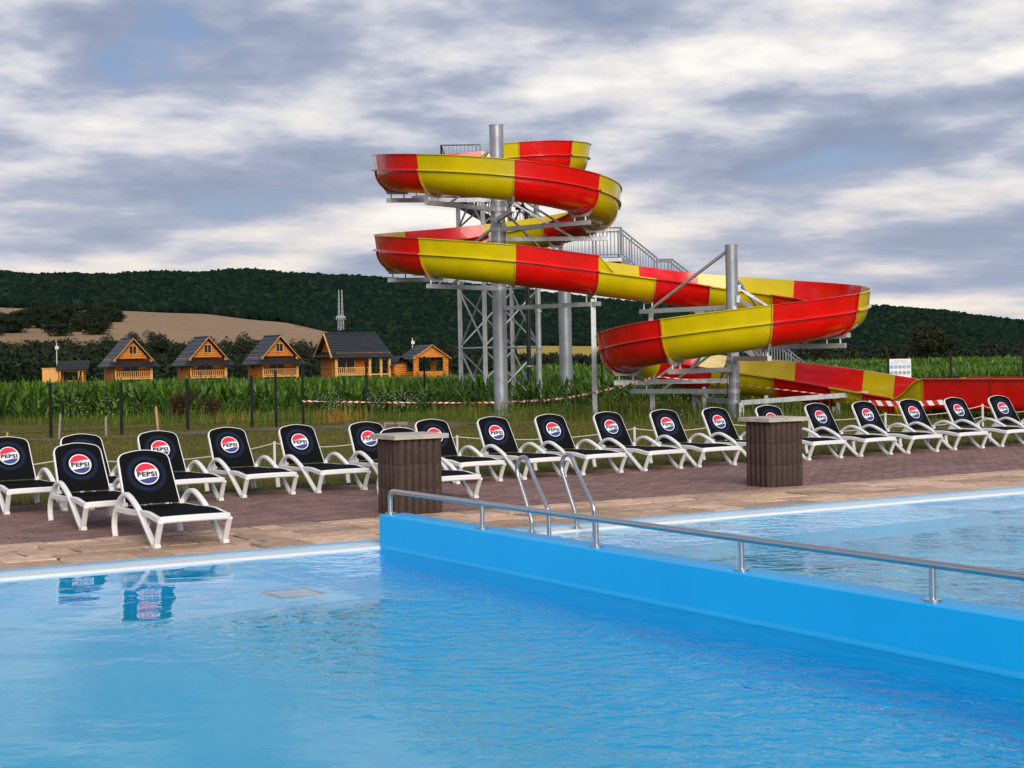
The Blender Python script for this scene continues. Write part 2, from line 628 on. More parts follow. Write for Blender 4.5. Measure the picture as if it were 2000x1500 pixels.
M['ground'] = mat_ground()


def mat_leaf(name, cols, rough=0.5, trans=0.25, zgrad=None):
    m, t, b = new_mat(name)
    gi = t.node('ShaderNodeNewGeometry').outputs['Random Per Island']
    n = len(cols)
    c = t.ramp(gi, [(i / max(1, n - 1), k) for i, k in enumerate(cols)])
    t.put(b.inputs['Base Color'], c)
    b.inputs['Roughness'].default_value = rough
    b.inputs['Specular IOR Level'].default_value = 0.25
    if trans:
        tr = t.node('ShaderNodeBsdfTranslucent')
        t.put(tr.inputs['Color'], c)
        mx = t.node('ShaderNodeMixShader'); mx.inputs[0].default_value = trans
        t.l.new(b.outputs[0], mx.inputs[1]); t.l.new(tr.outputs[0], mx.inputs[2])
        t.l.new(mx.outputs[0], t.n['Material Output'].inputs[0])
    return m


M['corn'] = mat_leaf('maize_leaf', [(0.020, 0.062, 0.006), (0.065, 0.15, 0.012), (0.14, 0.25, 0.022), (0.035, 0.095, 0.008)], 0.38, 0.3)
M['weed'] = mat_leaf('meadow_weeds', [(0.038, 0.080, 0.008), (0.10, 0.160, 0.016), (0.15, 0.165, 0.026), (0.055, 0.11, 0.010), (0.14, 0.20, 0.020), (0.19, 0.165, 0.040)], 0.7, 0.25)
M['lawn'] = mat_leaf('lawn_blades', [(0.055, 0.075, 0.010), (0.13, 0.14, 0.022), (0.24, 0.18, 0.045), (0.085, 0.10, 0.015), (0.17, 0.15, 0.032)], 0.7, 0.2)
M['dry'] = mat_leaf('dry_grass', [(0.30, 0.17, 0.035), (0.42, 0.26, 0.05), (0.22, 0.13, 0.03)], 0.8, 0.25)
M['dock'] = mat_leaf('dry_dock', [(0.045, 0.020, 0.010), (0.085, 0.040, 0.018), (0.03, 0.025, 0.010)], 0.8, 0.1)
M['flower'] = simple('white_umbels', (0.62, 0.63, 0.52), 0.8)
M['leaf_a'] = mat_leaf('leaf_dark', [(0.005, 0.012, 0.005), (0.013, 0.026, 0.008), (0.026, 0.042, 0.012)], 0.6, 0.2)
M['leaf_b'] = mat_leaf('leaf_olive', [(0.012, 0.016, 0.006), (0.028, 0.034, 0.012), (0.048, 0.050, 0.020)], 0.6, 0.2)


def mat_forest():
    m, t, b = new_mat('far_forest')
    geo = t.node('ShaderNodeNewGeometry')
    gi = geo.outputs['Random Per Island']
    pos = geo.outputs['Position']
    c = t.ramp(gi, [(0.0, (0.004, 0.013, 0.010)), (0.5, (0.008, 0.022, 0.014)), (0.85, (0.014, 0.032, 0.016)), (1.0, (0.026, 0.046, 0.018))])
    big = t.noise(pos, 0.012, 4, 0.6)
    c = t.mix(t.rng(big, 0.35, 0.7, 0, 0.5), c, (0.005, 0.017, 0.015))
    n = t.noise(pos, 0.9, 3, 0.7)
    c = t.mix(1.0, c, t.rng(n, 0.3, 0.7, 0.55, 1.4), 'MULTIPLY')
    t.put(b.inputs['Base Color'], c)
    b.inputs['Roughness'].default_value = 0.9
    b.inputs['Specular IOR Level'].default_value = 0.05
    t.put(b.inputs['Normal'], t.bump(n, 1.0, 1.5))
    return m


M['forest'] = mat_forest()
M['hill'] = simple('hill_soil', (0.008, 0.018, 0.012), 0.95, var=0.3, vscale=0.02)


def mat_stubble():
    m, t, b = new_mat('stubble')
    pos = t.node('ShaderNodeNewGeometry').outputs['Position']
    n1 = t.noise(pos, 0.006, 5, 0.6)
    st = t.noise(t.map(pos, (0.25, 0.012, 1), (0, 0, 0), (0, 0, R(58))), 1.0, 4, 0.6)
    c = t.ramp(n1, [(0.3, (0.22, 0.130, 0.060)), (0.7, (0.30, 0.185, 0.090))])
    c = t.mix(t.rng(st, 0.35, 0.7, 0, 0.45), c, (0.34, 0.225, 0.125))
    t.put(b.inputs['Base Color'], c)
    b.inputs['Roughness'].default_value = 0.95
    return m


M['stubble'] = mat_stubble()
M['yellow_crop'] = simple('yellow_crop', (0.38, 0.26, 0.02), 0.9, var=0.15, vscale=0.05)


def mat_tape():
    m, t, b = new_mat('red_white_tape')
    uv = t.node('ShaderNodeTexCoord').outputs['UV']
    sp = t.node('ShaderNodeSeparateXYZ'); t.l.new(uv, sp.inputs[0])
    k = t.math('GREATER_THAN', t.math('FRACT', t.math('ADD', sp.outputs[0], t.math('MULTIPLY', sp.outputs[1], 0.35))), 0.5)
    t.put(b.inputs['Base Color'], t.mix(k, (0.78, 0.76, 0.74), (0.50, 0.02, 0.02)))
    b.inputs['Roughness'].default_value = 0.35
    return m


M['tape'] = mat_tape()

# ================================================================== ground, hills
POOL_U0, POOL_U1, POOL_W0 = -16.0, 24.0, -10.2      # pool rectangle (w from POOL_W0 to 0)
DECK_U0, DECK_U1, DECK_W0, DECK_W1 = -20.0, 30.0, -14.0, 6.38


def grid_lines(a, b, step, far, grow=1.28):
    L = list(np.arange(a, b + 1e-6, step))
    s = step; x = a
    while x > -far:
        s *= grow; x -= s; L.insert(0, x)
    s = step; x = b
    while x < far:
        s *= grow; x += s; L.append(x)
    return L


ul = sorted(set([round(x, 4) for x in grid_lines(-20, 60, 1.0, 6500)] + [DECK_U0, DECK_U1]))
wl = sorted(set([round(x, 4) for x in grid_lines(7.38, 60, 1.0, 6500)] + [DECK_W0, DECK_W1]))
wl = [w for w in wl if not (DECK_W0 < w < DECK_W1)]
nu, nw = len(ul), len(wl)
gu, gw = np.meshgrid(ul, wl, indexing='ij')
gx = CX + gu * CT - gw * ST; gy = CY + gu * ST + gw * CT
gz = ground_z(gx, gy)
V = np.stack([gx, gy, gz], -1).reshape(-1, 3)
Fc = []
for i in range(nu - 1):
    for j in range(nw - 1):
        cu, cw = (ul[i] + ul[i + 1]) / 2, (wl[j] + wl[j + 1]) / 2
        if DECK_U0 < cu < DECK_U1 and DECK_W0 < cw < DECK_W1: continue
        Fc.append((i * nw + j, (i + 1) * nw + j, (i + 1) * nw + j + 1, i * nw + j + 1))
g = np_obj('ground', V.tolist(), Fc, M['ground'], smooth=True)
tag(g, kind='structure')

FIELD_X = [-1200, 0, 130, 240, 400, 560, 640, 760, 1000, 3200]
FIELD_Y = [598, 601, 607, 610, 615, 632, 650, 668, 674, 674]
RIDGE_X = [-1200, 0, 150, 280, 400, 560, 700, 760, 900, 1060, 1240, 1450, 1700, 1760, 1850, 1950, 2000, 2200, 3200]
RIDGE_Y = [530, 548, 545, 549, 547, 544, 548, 555, 568, 583, 599, 607, 612, 610, 617, 633, 642, 664, 676]


def hill_z(px, D):
    px = np.asarray(px, float); D = np.asarray(D, float)
    h = 698 - 0.018 * (px - 1000)
    zf = CAM_Z + (h - np.interp(px, FIELD_X, FIELD_Y)) * 1250 / F_PX
    zr = CAM_Z + (h - np.interp(px, RIDGE_X, RIDGE_Y)) * 2700 / F_PX
    a = np.clip((D - 620) / (1250 - 620), 0, 1)
    low = -2.2 + (zf + 2.2) * (a ** 1.15) * (1.0 + 0.35 * a * (1 - a))
    b = np.clip((D - 1250) / (2700 - 1250), 0, 1)
    b2 = b * b * (3 - 2 * b)
    z = low + (zr - zf) * (0.35 * b + 0.65 * b2)
    z = z + 7 * np.sin(px * 0.011 + D * 0.004) * b * (1 - b) * 4 + 4 * np.sin(px * 0.037 + D * 0.009) * b * (1 - b) * 4
    z = z - 60 * ss(D, 2750, 3600)
    return z


def polar(px, D):
    return (np.asarray(px) - 1000) / F_PX * D, np.asarray(D) + 0 * np.asarray(px)


pxs = np.arange(-1200, 3201, 20.0)
Ds = np.concatenate([np.arange(620, 1300, 30), np.arange(1300, 2760, 60), np.arange(2800, 3601, 200)])
A, B = np.meshgrid(pxs, Ds, indexing='ij')
hx, hy = polar(A, B)
V = np.stack([hx, hy, hill_z(A, B)], -1).reshape(-1, 3)
n2 = len(Ds)
Fc = [(i * n2 + j, (i + 1) * n2 + j, (i + 1) * n2 + j + 1, i * n2 + j + 1) for i in range(len(pxs) - 1) for j in range(n2 - 1)]
tag(np_obj('hill', V.tolist(), Fc, M['hill'], smooth=True), kind='structure')

# a paler hill far behind, to the right
V = []; Fc = []
for i, px in enumerate(np.arange(1300, 3400, 50.0)):
    yr = np.interp(px, [1300, 1900, 2050, 2400, 3400], [660, 634, 631, 640, 650])
    for k, (D, f) in enumerate(((4200, 0), (5200, 0.7), (6000, 1), (6800, 0.2))):
        z0 = -30; zr = CAM_Z + (HOR(px) - yr) * 6000 / F_PX
        V.append(((px - 1000) / F_PX * D, D, z0 + (zr - z0) * f))
n_ = len(V) // 4
Fc = [(i * 4 + j, (i + 1) * 4 + j, (i + 1) * 4 + j + 1, i * 4 + j + 1) for i in range(n_ - 1) for j in range(3)]
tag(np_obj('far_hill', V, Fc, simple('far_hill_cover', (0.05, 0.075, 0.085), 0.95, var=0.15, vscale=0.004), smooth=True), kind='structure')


def field_patch(name, poly_fn, px0, px1, mat, lift=0.7, step=8.0):
    px = np.arange(px0, px1 + 1, step); V = []; n = 10
    for x in px:
        d0, d1 = poly_fn(x)
        for k in range(n):
            D = d0 + (d1 - d0) * k / (n - 1)
            V.append(((x - 1000) / F_PX * D, D, float(hill_z(x, D)) + lift))
    Fc = [(i * n + j, (i + 1) * n + j, (i + 1) * n + j + 1, i * n + j + 1) for i in range(len(px) - 1) for j in range(n - 1)]
    return tag(np_obj(name, V, Fc, mat, smooth=True), kind='structure')


field_patch('stubble_field', lambda x: (760 + 40 * math.sin(x * 0.01), 1262 + 10 * math.sin(x * 0.03)), -900, 690, M['stubble'])
field_patch('stubble_strip', lambda x: (900, 1010), 770, 905, M['stubble'])
field_patch('yellow_field', lambda x: (720, 1130 + 15 * math.sin(x * 0.02)), 1010, 1230, M['yellow_crop'])


# forest on the hill: one mass of crowns
def ico():
    p = (1 + 5 ** 0.5) / 2
    v = np.array([(-1, p, 0), (1, p, 0), (-1, -p, 0), (1, -p, 0), (0, -1, p), (0, 1, p), (0, -1, -p), (0, 1, -p), (p, 0, -1), (p, 0, 1), (-p, 0, -1), (-p, 0, 1)], float)
    v /= np.linalg.norm(v[0])
    f = np.array([(0, 11, 5), (0, 5, 1), (0, 1, 7), (0, 7, 10), (0, 10, 11), (1, 5, 9), (5, 11, 4), (11, 10, 2), (10, 7, 6), (7, 1, 8), (3, 9, 4), (3, 4, 2), (3, 2, 6), (3, 6, 8), (3, 8, 9), (4, 9, 5), (2, 4, 11), (6, 2, 10), (8, 6, 7), (9, 8, 1)])
    return v, f


def crowns(name, px, D, rad, mat, hfac=1.25):
    v, f = ico(); n = len(px)
    ang = RNG.uniform(0, 6.28, n)
    ca, sa = np.cos(ang), np.sin(ang)
    jit = 1 + RNG.uniform(-0.28, 0.28, (n, 12, 1))
    P = v[None] * jit
    x = P[..., 0] * ca[:, None] - P[..., 1] * sa[:, None]
    y = P[..., 0] * sa[:, None] + P[..., 1] * ca[:, None]
    z = P[..., 2] * hfac * RNG.uniform(0.8, 1.25, (n, 1))
    r = rad[:, None]
    X, Y = polar(px, D)
    Z = hill_z(px, D)
    Vv = np.stack([X[:, None] + x * r, Y[:, None] + y * r, Z[:, None] + z * r + r * 0.75], -1).reshape(-1, 3)
    Ff = (f[None] + (np.arange(n) * 12)[:, None, None]).reshape(-1, 3)
    return np_obj(name, Vv, Ff, mat)


nF = 62000
fD = 1270 + (2760 - 1270) * RNG.uniform(0, 1, nF) ** 0.8
fpx = RNG.uniform(-300, 2300, nF)
fr = RNG.uniform(2.4, 5.2, nF)
nR = 2600                                                    # the skyline row
fD = np.concatenate([fD, RNG.uniform(2650, 2760, nR)])
fpx = np.concatenate([fpx, RNG.uniform(-450, 2450, nR)])
fr = np.concatenate([fr, RNG.uniform(2.6, 5.6, nR)])
# lower slope to the right of the stubble is wooded too
nL = 9000
lD = RNG.uniform(800, 1300, nL); lpx = RNG.uniform(650, 2450, nL)
ok = ~((lD < 1140) & (lpx > 1000) & (lpx < 1240)) & ~((lD > 880) & (lD < 1030) & (lpx > 760) & (lpx < 910))
fD = np.concatenate([fD, lD[ok]]); fpx = np.concatenate([fpx, lpx[ok]]); fr = np.concatenate([fr, RNG.uniform(1.6, 3.4, ok.sum())])
tag(crowns('forest', fpx, fD, fr, M['forest']), 'dark green deciduous forest covering the hills behind the cabins', 'forest', kind='stuff')


# ------------------------------------------------------------------ trees
def tree_mesh(seed, lobes, leaves, lsize, mat):
    rg = np.random.default_rng(seed)
    P = []
    cs = []
    for k in range(lobes):
        a = rg.uniform(0, 6.28); rr = rg.uniform(0.05, 0.36); zz = rg.uniform(0.16, 0.84)
        cs.append((rr * math.cos(a) * (1.15 - 0.5 * zz), rr * math.sin(a) * (1.15 - 0.5 * zz), zz, rg.uniform(0.13, 0.24)))
    cs.append((0, 0, 0.5, 0.3)); cs.append((0.05, 0, 0.75, 0.2)); cs.append((0.12, 0.1, 0.22, 0.26)); cs.append((-0.14, -0.08, 0.24, 0.26))
    cs = np.array(cs)
    idx = rg.integers(0, len(cs), leaves)
    d = rg.normal(size=(leaves, 3)); d /= np.linalg.norm(d, axis=1)[:, None]
    rad = cs[idx, 3] * rg.uniform(0.55, 1.08, leaves) ** 0.6
    c = cs[idx, :3] + d * rad[:, None]
    n = d + rg.normal(size=(leaves, 3)) * 0.55
    n /= np.linalg.norm(n, axis=1)[:, None]
    a = np.cross(n, rg.normal(size=(leaves, 3))); a /= np.linalg.norm(a, axis=1)[:, None]
    b = np.cross(n, a)
    s = lsize * rg.uniform(0.6, 1.4, leaves)[:, None]
    Vv = np.stack([c - a * s, c - b * s * 0.7, c + a * s, c + b * s * 0.7], 1).reshape(-1, 3)
    Vv[:, 2] = np.maximum(Vv[:, 2], 0.04)
    Ff = np.arange(leaves * 4).reshape(-1, 4)
    me = bpy.data.meshes.new('crown')
    me.from_pydata(Vv, [], Ff)
    me.materials.append(mat)
    tb = MB()
    tb.tube([(0, 0, -0.05), (0.01, 0, 0.2), (0.0, 0.01, 0.45), (0.02, 0, 0.7)], [0.035, 0.028, 0.018, 0.006], 6)
    for k in range(4):
        a_ = k * 1.6 + seed
        tb.tube([(0, 0, 0.22 + 0.07 * k), (0.14 * math.cos(a_), 0.14 * math.sin(a_), 0.4 + 0.08 * k), (0.24 * math.cos(a_), 0.24 * math.sin(a_), 0.55 + 0.07 * k)], [0.016, 0.01, 0.004], 5)
    return me, tb.mesh('trunk', M['bark'], True)


TREES = [tree_mesh(11, 9, 3200, 0.027, M['leaf_a']), tree_mesh(12, 11, 3200, 0.026, M['leaf_b']), tree_mesh(13, 8, 3200, 0.028, M['leaf_a']), tree_mesh(14, 12, 3400, 0.025, M['leaf_b'])]
BIGTREE = tree_mesh(21, 16, 9000, 0.019, M['leaf_b'])


def tree(px, ytop, wpx, D, kind, label, group, protos=None, on_hill=False):
    cm, tm = protos or TREES[kind]
    X = (px - 1000) / F_PX * D
    z0 = float(hill_z(px, D)) if on_hill else float(ground_z(X, D))
    zt = CAM_Z + (HOR(px) - ytop) * D / F_PX
    h = max(1.5, zt - z0)
    w = wpx * D / F_PX / 0.86
    root = empty('tree', (X, D, z0), random.uniform(0, 6.28))
    root.scale = (w, w, h)
    tag(root, label, 'tree', group)
    link_mesh('crown', cm, root); link_mesh('trunk', tm, root)
    return root


L_BELT = 'dark bushy tree in the belt of growth behind the log cabins'
for px, yt, wp, D, k in [(-20, 676, 70, 260, 0), (28, 668, 60, 290, 1), (60, 690, 60, 235, 2), (95, 672, 55, 300, 3), (140, 662, 45, 320, 1), (165, 688, 60, 250, 0), (200, 672, 60, 330, 2), (318, 652, 62, 310, 2), (345, 668, 60, 290, 0), (300, 690, 50, 250, 1), (375, 690, 50, 260, 2),
                         (478, 650, 62, 280, 1), (452, 676, 50, 290, 0), (505, 688, 44, 260, 2), (590, 668, 56, 290, 1), (615, 690, 50, 270, 0), (575, 692, 44, 250, 2), (775, 664, 50, 300, 0), (800, 682, 44, 280, 1), (880, 672, 44, 300, 3), (905, 690, 50, 280, 0), (868, 692, 44, 260, 2), (760, 690, 44, 260, 2)]:
    tree(px, yt, wp, D, k, L_BELT, 'trees behind the log cabins')
L_COPSE = 'dark round-topped tree in the copse standing on the stubble slope'
for i in range(40):
    px = random.uniform(-60, 232); D = random.uniform(880, 1130)
    yb = HOR(px) - (float(hill_z(px, D)) - CAM_Z) * F_PX / D
    tree(px, yb - random.uniform(26, 38), random.uniform(44, 62), D, random.choice((0, 2)), L_COPSE, 'trees of the copse on the slope', on_hill=True)
L_SLOPE = 'dark tree in the hedgerow along the foot of the stubble slope'
for i in range(22):
    px = 215 + i * 20 + random.uniform(-8, 8); D = random.uniform(700, 790)
    yb = HOR(px) - (float(hill_z(px, D)) - CAM_Z) * F_PX / D
    tree(px, yb - random.uniform(14, 26) - max(0, 24 - i * 1.6), random.uniform(28, 46), D, random.choice((0, 2, 1)), L_SLOPE, 'hedgerow trees below the stubble', on_hill=True)
L_MID = 'dark hedge tree at the far edge of the maize behind the slide'
for i in range(26):
    px = 905 + i * 33 + random.uniform(-9, 9); D = random.uniform(330, 430)
    tree(px, 684 + (14 if 1000 < px < 1250 else 0) + random.uniform(-8, 8) - 0.012 * (px - 1000), random.uniform(44, 66), D, random.choice((0, 2, 0)), L_MID, 'hedge trees beyond the maize')
L_RIGHT = 'dark shrubby tree in the tree line beside the single large round tree'
for i in range(12):
    px = 1685 + i * 36 + random.uniform(-9, 9); D = random.uniform(380, 430)
    tree(px, (668 if px < 1770 or px > 1900 else 676) + random.uniform(-6, 6), random.uniform(52, 74), D, random.choice((0, 3, 1)), L_RIGHT, 'trees along the far field edge')
tree(1812, 627, 98, 330, 0, 'single large round olive tree at the far field edge near the white sign', None, BIGTREE)
tree(1851, 655, 50, 328, 0, 'smaller round tree growing against the single large olive tree', None, TREES[2])


# ------------------------------------------------------------------ scrub belts: one mass of bushes too dense to tell apart
def scrub(name, spots, mat, label, per=170, on_hill=False):
    rg = np.random.default_rng(5); Vs = []
    for px, D, r, h in spots:
        X = (px - 1000) / F_PX * D; z0 = float(hill_z(px, D)) if on_hill else float(ground_z(X, D))
        d = rg.normal(size=(per, 3)); d /= np.linalg.norm(d, axis=1)[:, None]
        d[:, 2] = np.abs(d[:, 2])
        c = np.array([X, D, z0]) + d * np.array([r, r, h]) * (rg.uniform(0.35, 1.05, per) ** 0.5)[:, None]
        n = d + rg.normal(size=(per, 3)) * 0.6; n /= np.linalg.norm(n, axis=1)[:, None]
        a = np.cross(n, rg.normal(size=(per, 3))); a /= np.linalg.norm(a, axis=1)[:, None]; b_ = np.cross(n, a)
        s_ = (r * 0.13 * rg.uniform(0.6, 1.4, per))[:, None]
        Vs.append(np.stack([c - a * s_, c - b_ * s_ * 0.7, c + a * s_, c + b_ * s_ * 0.7], 1).reshape(-1, 3))
    V = np.concatenate(Vs)
    return tag(np_obj(name, V, np.arange(len(V)).reshape(-1, 4), mat), label, 'scrub', kind='stuff')


sp_l = [(random.uniform(-80, 930), random.uniform(215, 330), random.uniform(1.6, 2.8), random.uniform(2.2, 3.9)) for _ in range(330)]
sp_l += [(random.uniform(-80, 190), random.uniform(205, 300), random.uniform(1.8, 3.0), random.uniform(3.2, 5.2)) for _ in range(90)]
scrub('scrub', sp_l, M['leaf_a'], 'dark thicket of bushes filling the ground behind the log cabins')
sp_r = [(random.uniform(920, 2100), random.uniform(340, 420), random.uniform(2.2, 3.6), random.uniform(2.4, 4.2)) for _ in range(300)]
scrub('scrub', sp_r, M['leaf_a'], 'dark line of bushes at the far edge of the maize behind the slide')
sp_h = [(random.uniform(-80, 700), random.uniform(640, 790), random.uniform(3.5, 6.5), random.uniform(4, 8)) for _ in range(420)]
scrub('scrub', sp_h, M['leaf_a'], 'dark scrub along the foot of the stubble slope', 120, True)

# ------------------------------------------------------------------ maize, weeds, lawn
def leaf_quads(base, ang, length, lean, width, droop, seg=3):
    """arched leaf strips: arrays of base points (n,3)"""
    n = len(base)
    dx, dy = np.cos(ang), np.sin(ang)
    sx, sy = -dy, dx
    rows = []
    for k in range(seg + 1):
        t = k / seg
        out = length * (lean * t)
        hgt = length * (t * np.sqrt(np.maximum(0.05, 1 - lean ** 2)) - droop * t * t)
        wv = width * (1 - t) ** 0.6 if k < seg else width * 0.02
        if k == 0: wv = width * 0.6
        c = base + np.stack([dx * out, dy * out, hgt], -1)
        sd = np.stack([sx * wv, sy * wv, 0 * wv], -1)
        rows += [c - sd, c + sd]
    Vv = np.stack(rows, 1)
    m = 2 * (seg + 1)
    o = (np.arange(n) * m)[:, None]
    Fs = [np.stack([o[:, 0] + 2 * k, o[:, 0] + 2 * k + 1, o[:, 0] + 2 * k + 3, o[:, 0] + 2 * k + 2], -1) for k in range(seg)]
    return Vv.reshape(-1, 3), np.stack(Fs, 1).reshape(-1, 4)


def join_np(parts):
    Vs, Fs, o = [], [], 0
    for v, f in parts:
        Vs.append(v); Fs.append(f + o); o += len(v)
    return np.concatenate(Vs), np.concatenate(Fs)


def corn_block(y0, y1, dens, leaves, seg, h0, x_lo=None, x_hi=None, wid=0.045):
    xl = lambda y: (-1150) / F_PX * y - 2
    xr = lambda y: (1150) / F_PX * y + 2
    area = 0.5 * (xr(y0) - xl(y0) + xr(y1) - xl(y1)) * (y1 - y0)
    n = int(area * dens)
    y = RNG.uniform(y0, y1, n)
    x = RNG.uniform(-1, 1, n) * (1150 / F_PX * y + 2)
    row = np.round(y / 0.75) * 0.75
    y = np.where(y < 90, row + RNG.normal(0, 0.05, n), y)
    if x_lo is not None:
        ok = (x > x_lo(y)) & (x < x_hi(y)); x, y = x[ok], y[ok]; n = len(x)
    h = h0 * RNG.uniform(0.82, 1.12, n) * (1 + 0.06 * np.sin(x * 0.35) + 0.05 * np.sin(y * 0.21 + x * 0.1))
    z = ground_z(x, y)
    parts = []
    for k in range(leaves):
        t = 0.12 + 0.75 * (k / max(1, leaves - 1))
        base = np.stack([x, y, z + h * t * 0.8], -1)
        L = h * RNG.uniform(0.38, 0.62, n) * (1.0 if k < leaves - 1 else 0.75)
        parts.append(leaf_quads(base, RNG.uniform(0, 6.28, n), L, RNG.uniform(0.35, 0.8, n) * (1 if k < leaves - 1 else 0.4), wid * RNG.uniform(0.8, 1.3, n), RNG.uniform(0.05, 0.5, n), seg))
    return join_np(parts)


def front_y(x):
    """near edge of the maize"""
    return 48.5 + 5.5 * ss(x, -4, 6) + 6 * ss(x, 8, 20) + 0.8 * np.sin(x * 0.5)


big = [corn_block(47.5, 72, 5.0, 9, 3, 1.2, wid=0.05), corn_block(72, 105, 3.0, 7, 2, 1.15, wid=0.06), corn_block(105, 158, 1.6, 5, 2, 1.1, wid=0.09)]
Vc, Fcn = join_np(big)
# clip plants in front of the field edge
cent = Vc[Fcn].mean(1)
keep = cent[:, 1] > front_y(cent[:, 0])
tag(np_obj('maize_field', Vc, Fcn[keep], M['corn']), 'dense green maize crop between the fence and the log cabins', 'maize', kind='stuff')
Vc, Fcn = corn_block(158, 330, 0.55, 4, 1, 1.15, lambda y: 1000 * 0 + y * 0.0, lambda y: y * 0.45, wid=0.2)
tag(np_obj('far_maize_field', Vc, Fcn, M['corn']), 'green maize stretching away beyond the slide to the far trees', 'maize', kind='stuff')


def blades(n, xy_fn, hmin, hmax, width, lean=0.5, seg=2):
    x, y = xy_fn(n)
    n = len(x)
    base = np.stack([x, y, ground_z(x, y) - 0.01], -1)
    return leaf_quads(base, RNG.uniform(0, 6.28, n), RNG.uniform(hmin, hmax, n), RNG.uniform(0.05, lean, n), width * RNG.uniform(0.6, 1.3, n), RNG.uniform(0.0, 0.35, n), seg)


def band(u0, u1, w0, w1):
    def f(n):
        u = RNG.uniform(u0, u1, n); w = RNG.uniform(w0, w1, n)
        return CX + u * CT - w * ST, CY + u * ST + w * CT
    return f


def clump(fn, k, thr, seed):
    """keep points where a cheap noise is above thr"""
    def f(n):
        x, y = fn(n)
        v = np.sin(x * k + seed) * np.cos(y * k * 1.3 + seed * 2) + 0.6 * np.sin(x * k * 2.3 + y * k * 1.7 + seed) + RNG.normal(0, 0.3, len(x))
        ok = v > thr
        return x[ok], y[ok]
    return f


def frus(y0, y1, px0=-60, px1=2060):
    def f(n):
        y = np.sqrt(RNG.uniform(y0 ** 2, y1 ** 2, n))
        return RNG.uniform((px0 - 1000) / F_PX, (px1 - 1000) / F_PX, n) * y, y
    return f


def keep_beyond(fn, wmin, avoid=True):
    def f(n):
        x, y = fn(n)
        u, w = UW(x, y)
        ok = w > wmin
        return x[ok], y[ok]
    return f


lawn = join_np([blades(110000, keep_beyond(frus(17, 43), 6.42), 0.045, 0.11, 0.010, 0.75, 1),
                blades(26000, clump(keep_beyond(frus(17, 40), 6.42), 0.8, 0.3, 1.0), 0.08, 0.16, 0.011, 0.7, 1),
                blades(5000, band(-6, 20, 6.4, 7.0), 0.05, 0.14, 0.008, 0.7, 1)])
tag(np_obj('lawn_grass', *lawn, M['lawn']), 'short sun-worn olive lawn behind the row of loungers', 'grass', kind='stuff')


def weeds_fn(n):
    x, y = frus(33, 58)(n)
    u, w = UW(x, y)
    d = (y - (41.0 - 0.55 * (x + 5))) * (x < -5) + (y - np.maximum(38.5, 44.5 - 0.6 * (x + 5))) * (x >= -5)
    ok = (d > RNG.normal(0, 0.5, n)) & (y < front_y(x) + 2)
    return x[ok], y[ok]


weeds = join_np([blades(52000, weeds_fn, 0.12, 0.42, 0.010, 0.55, 2), blades(20000, clump(weeds_fn, 0.9, 0.35, 2.0), 0.35, 0.75, 0.013, 0.5, 2)])
tag(np_obj('meadow_weeds', *weeds, M['weed']), 'tangled meadow grass and weeds along the fence and round the slide posts', 'weeds', kind='stuff')

# ground at left inside the fence is scrubby as well; dry golden tufts
dr = []
for px, py, n in [(655, 815, 300), (470, 815, 90), (880, 800, 180), (925, 800, 180), (1230, 790, 120), (1480, 790, 160)]:
    Y = 43.5 if px < 700 else 49.0
    X = (px - 1000) / F_PX * Y
    def fn(m, X=X, Y=Y): return X + RNG.normal(0, 0.35, m), Y + RNG.normal(0, 0.5, m)
    dr.append(blades(n, fn, 0.2, 0.62, 0.011, 0.6, 2))
tag(np_obj('dry_grass', *join_np(dr), M['dry']), 'golden dry grass tufts among the green weeds by the fence', 'grass', kind='stuff')

# white umbel flowers
fx, fy = clump(weeds_fn, 0.7, 0.55, 5.0)(5200)
fz = ground_z(fx, fy) + RNG.uniform(0.2, 0.55, len(fx))
cx_ = np.array([(795, 44.5), (735, 45.5), (640, 44), (210, 43), (150, 43), (1265, 47), (1220, 46), (1560, 44), (780, 46)])
ex, ey, ez = [], [], []
for px, Y in cx_:
    k = 60
    ex.append((px - 1000) / F_PX * Y + RNG.normal(0, 0.22, k)); ey.append(Y + RNG.normal(0, 0.25, k)); ez.append(RNG.uniform(0.25, 0.75, k))
fx = np.concatenate([fx] + ex); fy = np.concatenate([fy] + ey); fz = np.concatenate([fz] + ez)
n = len(fx); s = RNG.uniform(0.008, 0.02, n)
c = np.stack([fx, fy, fz], -1)
q = np.array([(-1, 0, -0.5), (0, -0.6, 0.3), (1, 0, 0.5), (0, 0.6, 0.9)])
Vf = (c[:, None] + q[None] * s[:, None, None]).reshape(-1, 3)
tag(np_obj('wild_flowers', Vf, np.arange(n * 4).reshape(-1, 4), M['flower']), 'small white wild flowers scattered through the meadow weeds', 'flowers', kind='stuff')


def dock(px, Y, h, n, label):
    X = (px - 1000) / F_PX * Y
    base = np.stack([X + RNG.normal(0, 0.16, n).clip(-0.28, 0.28), Y + RNG.normal(0, 0.14, n).clip(-0.25, 0.25), RNG.uniform(0, h * 0.6, n)], -1)
    v, f = leaf_quads(base, RNG.uniform(0, 6.28, n), RNG.uniform(h * 0.25, h * 0.6, n), RNG.uniform(0.2, 0.8, n), 0.02 * RNG.uniform(0.6, 1.6, n), RNG.uniform(0, 0.5, n), 2)
    v = v - np.array([X, Y, 0])
    o = np_obj('dry_plant', v, f, M['dock']); o.location = (X, Y, -0.05)
    tag(o, label, 'plant')


dock(352, 47.5, 0.95, 420, 'tall dry brown dock plant against the maize by the braced fence post')
dock(408, 48.5, 0.75, 260, 'smaller dry brown dock plant beside the tall one')

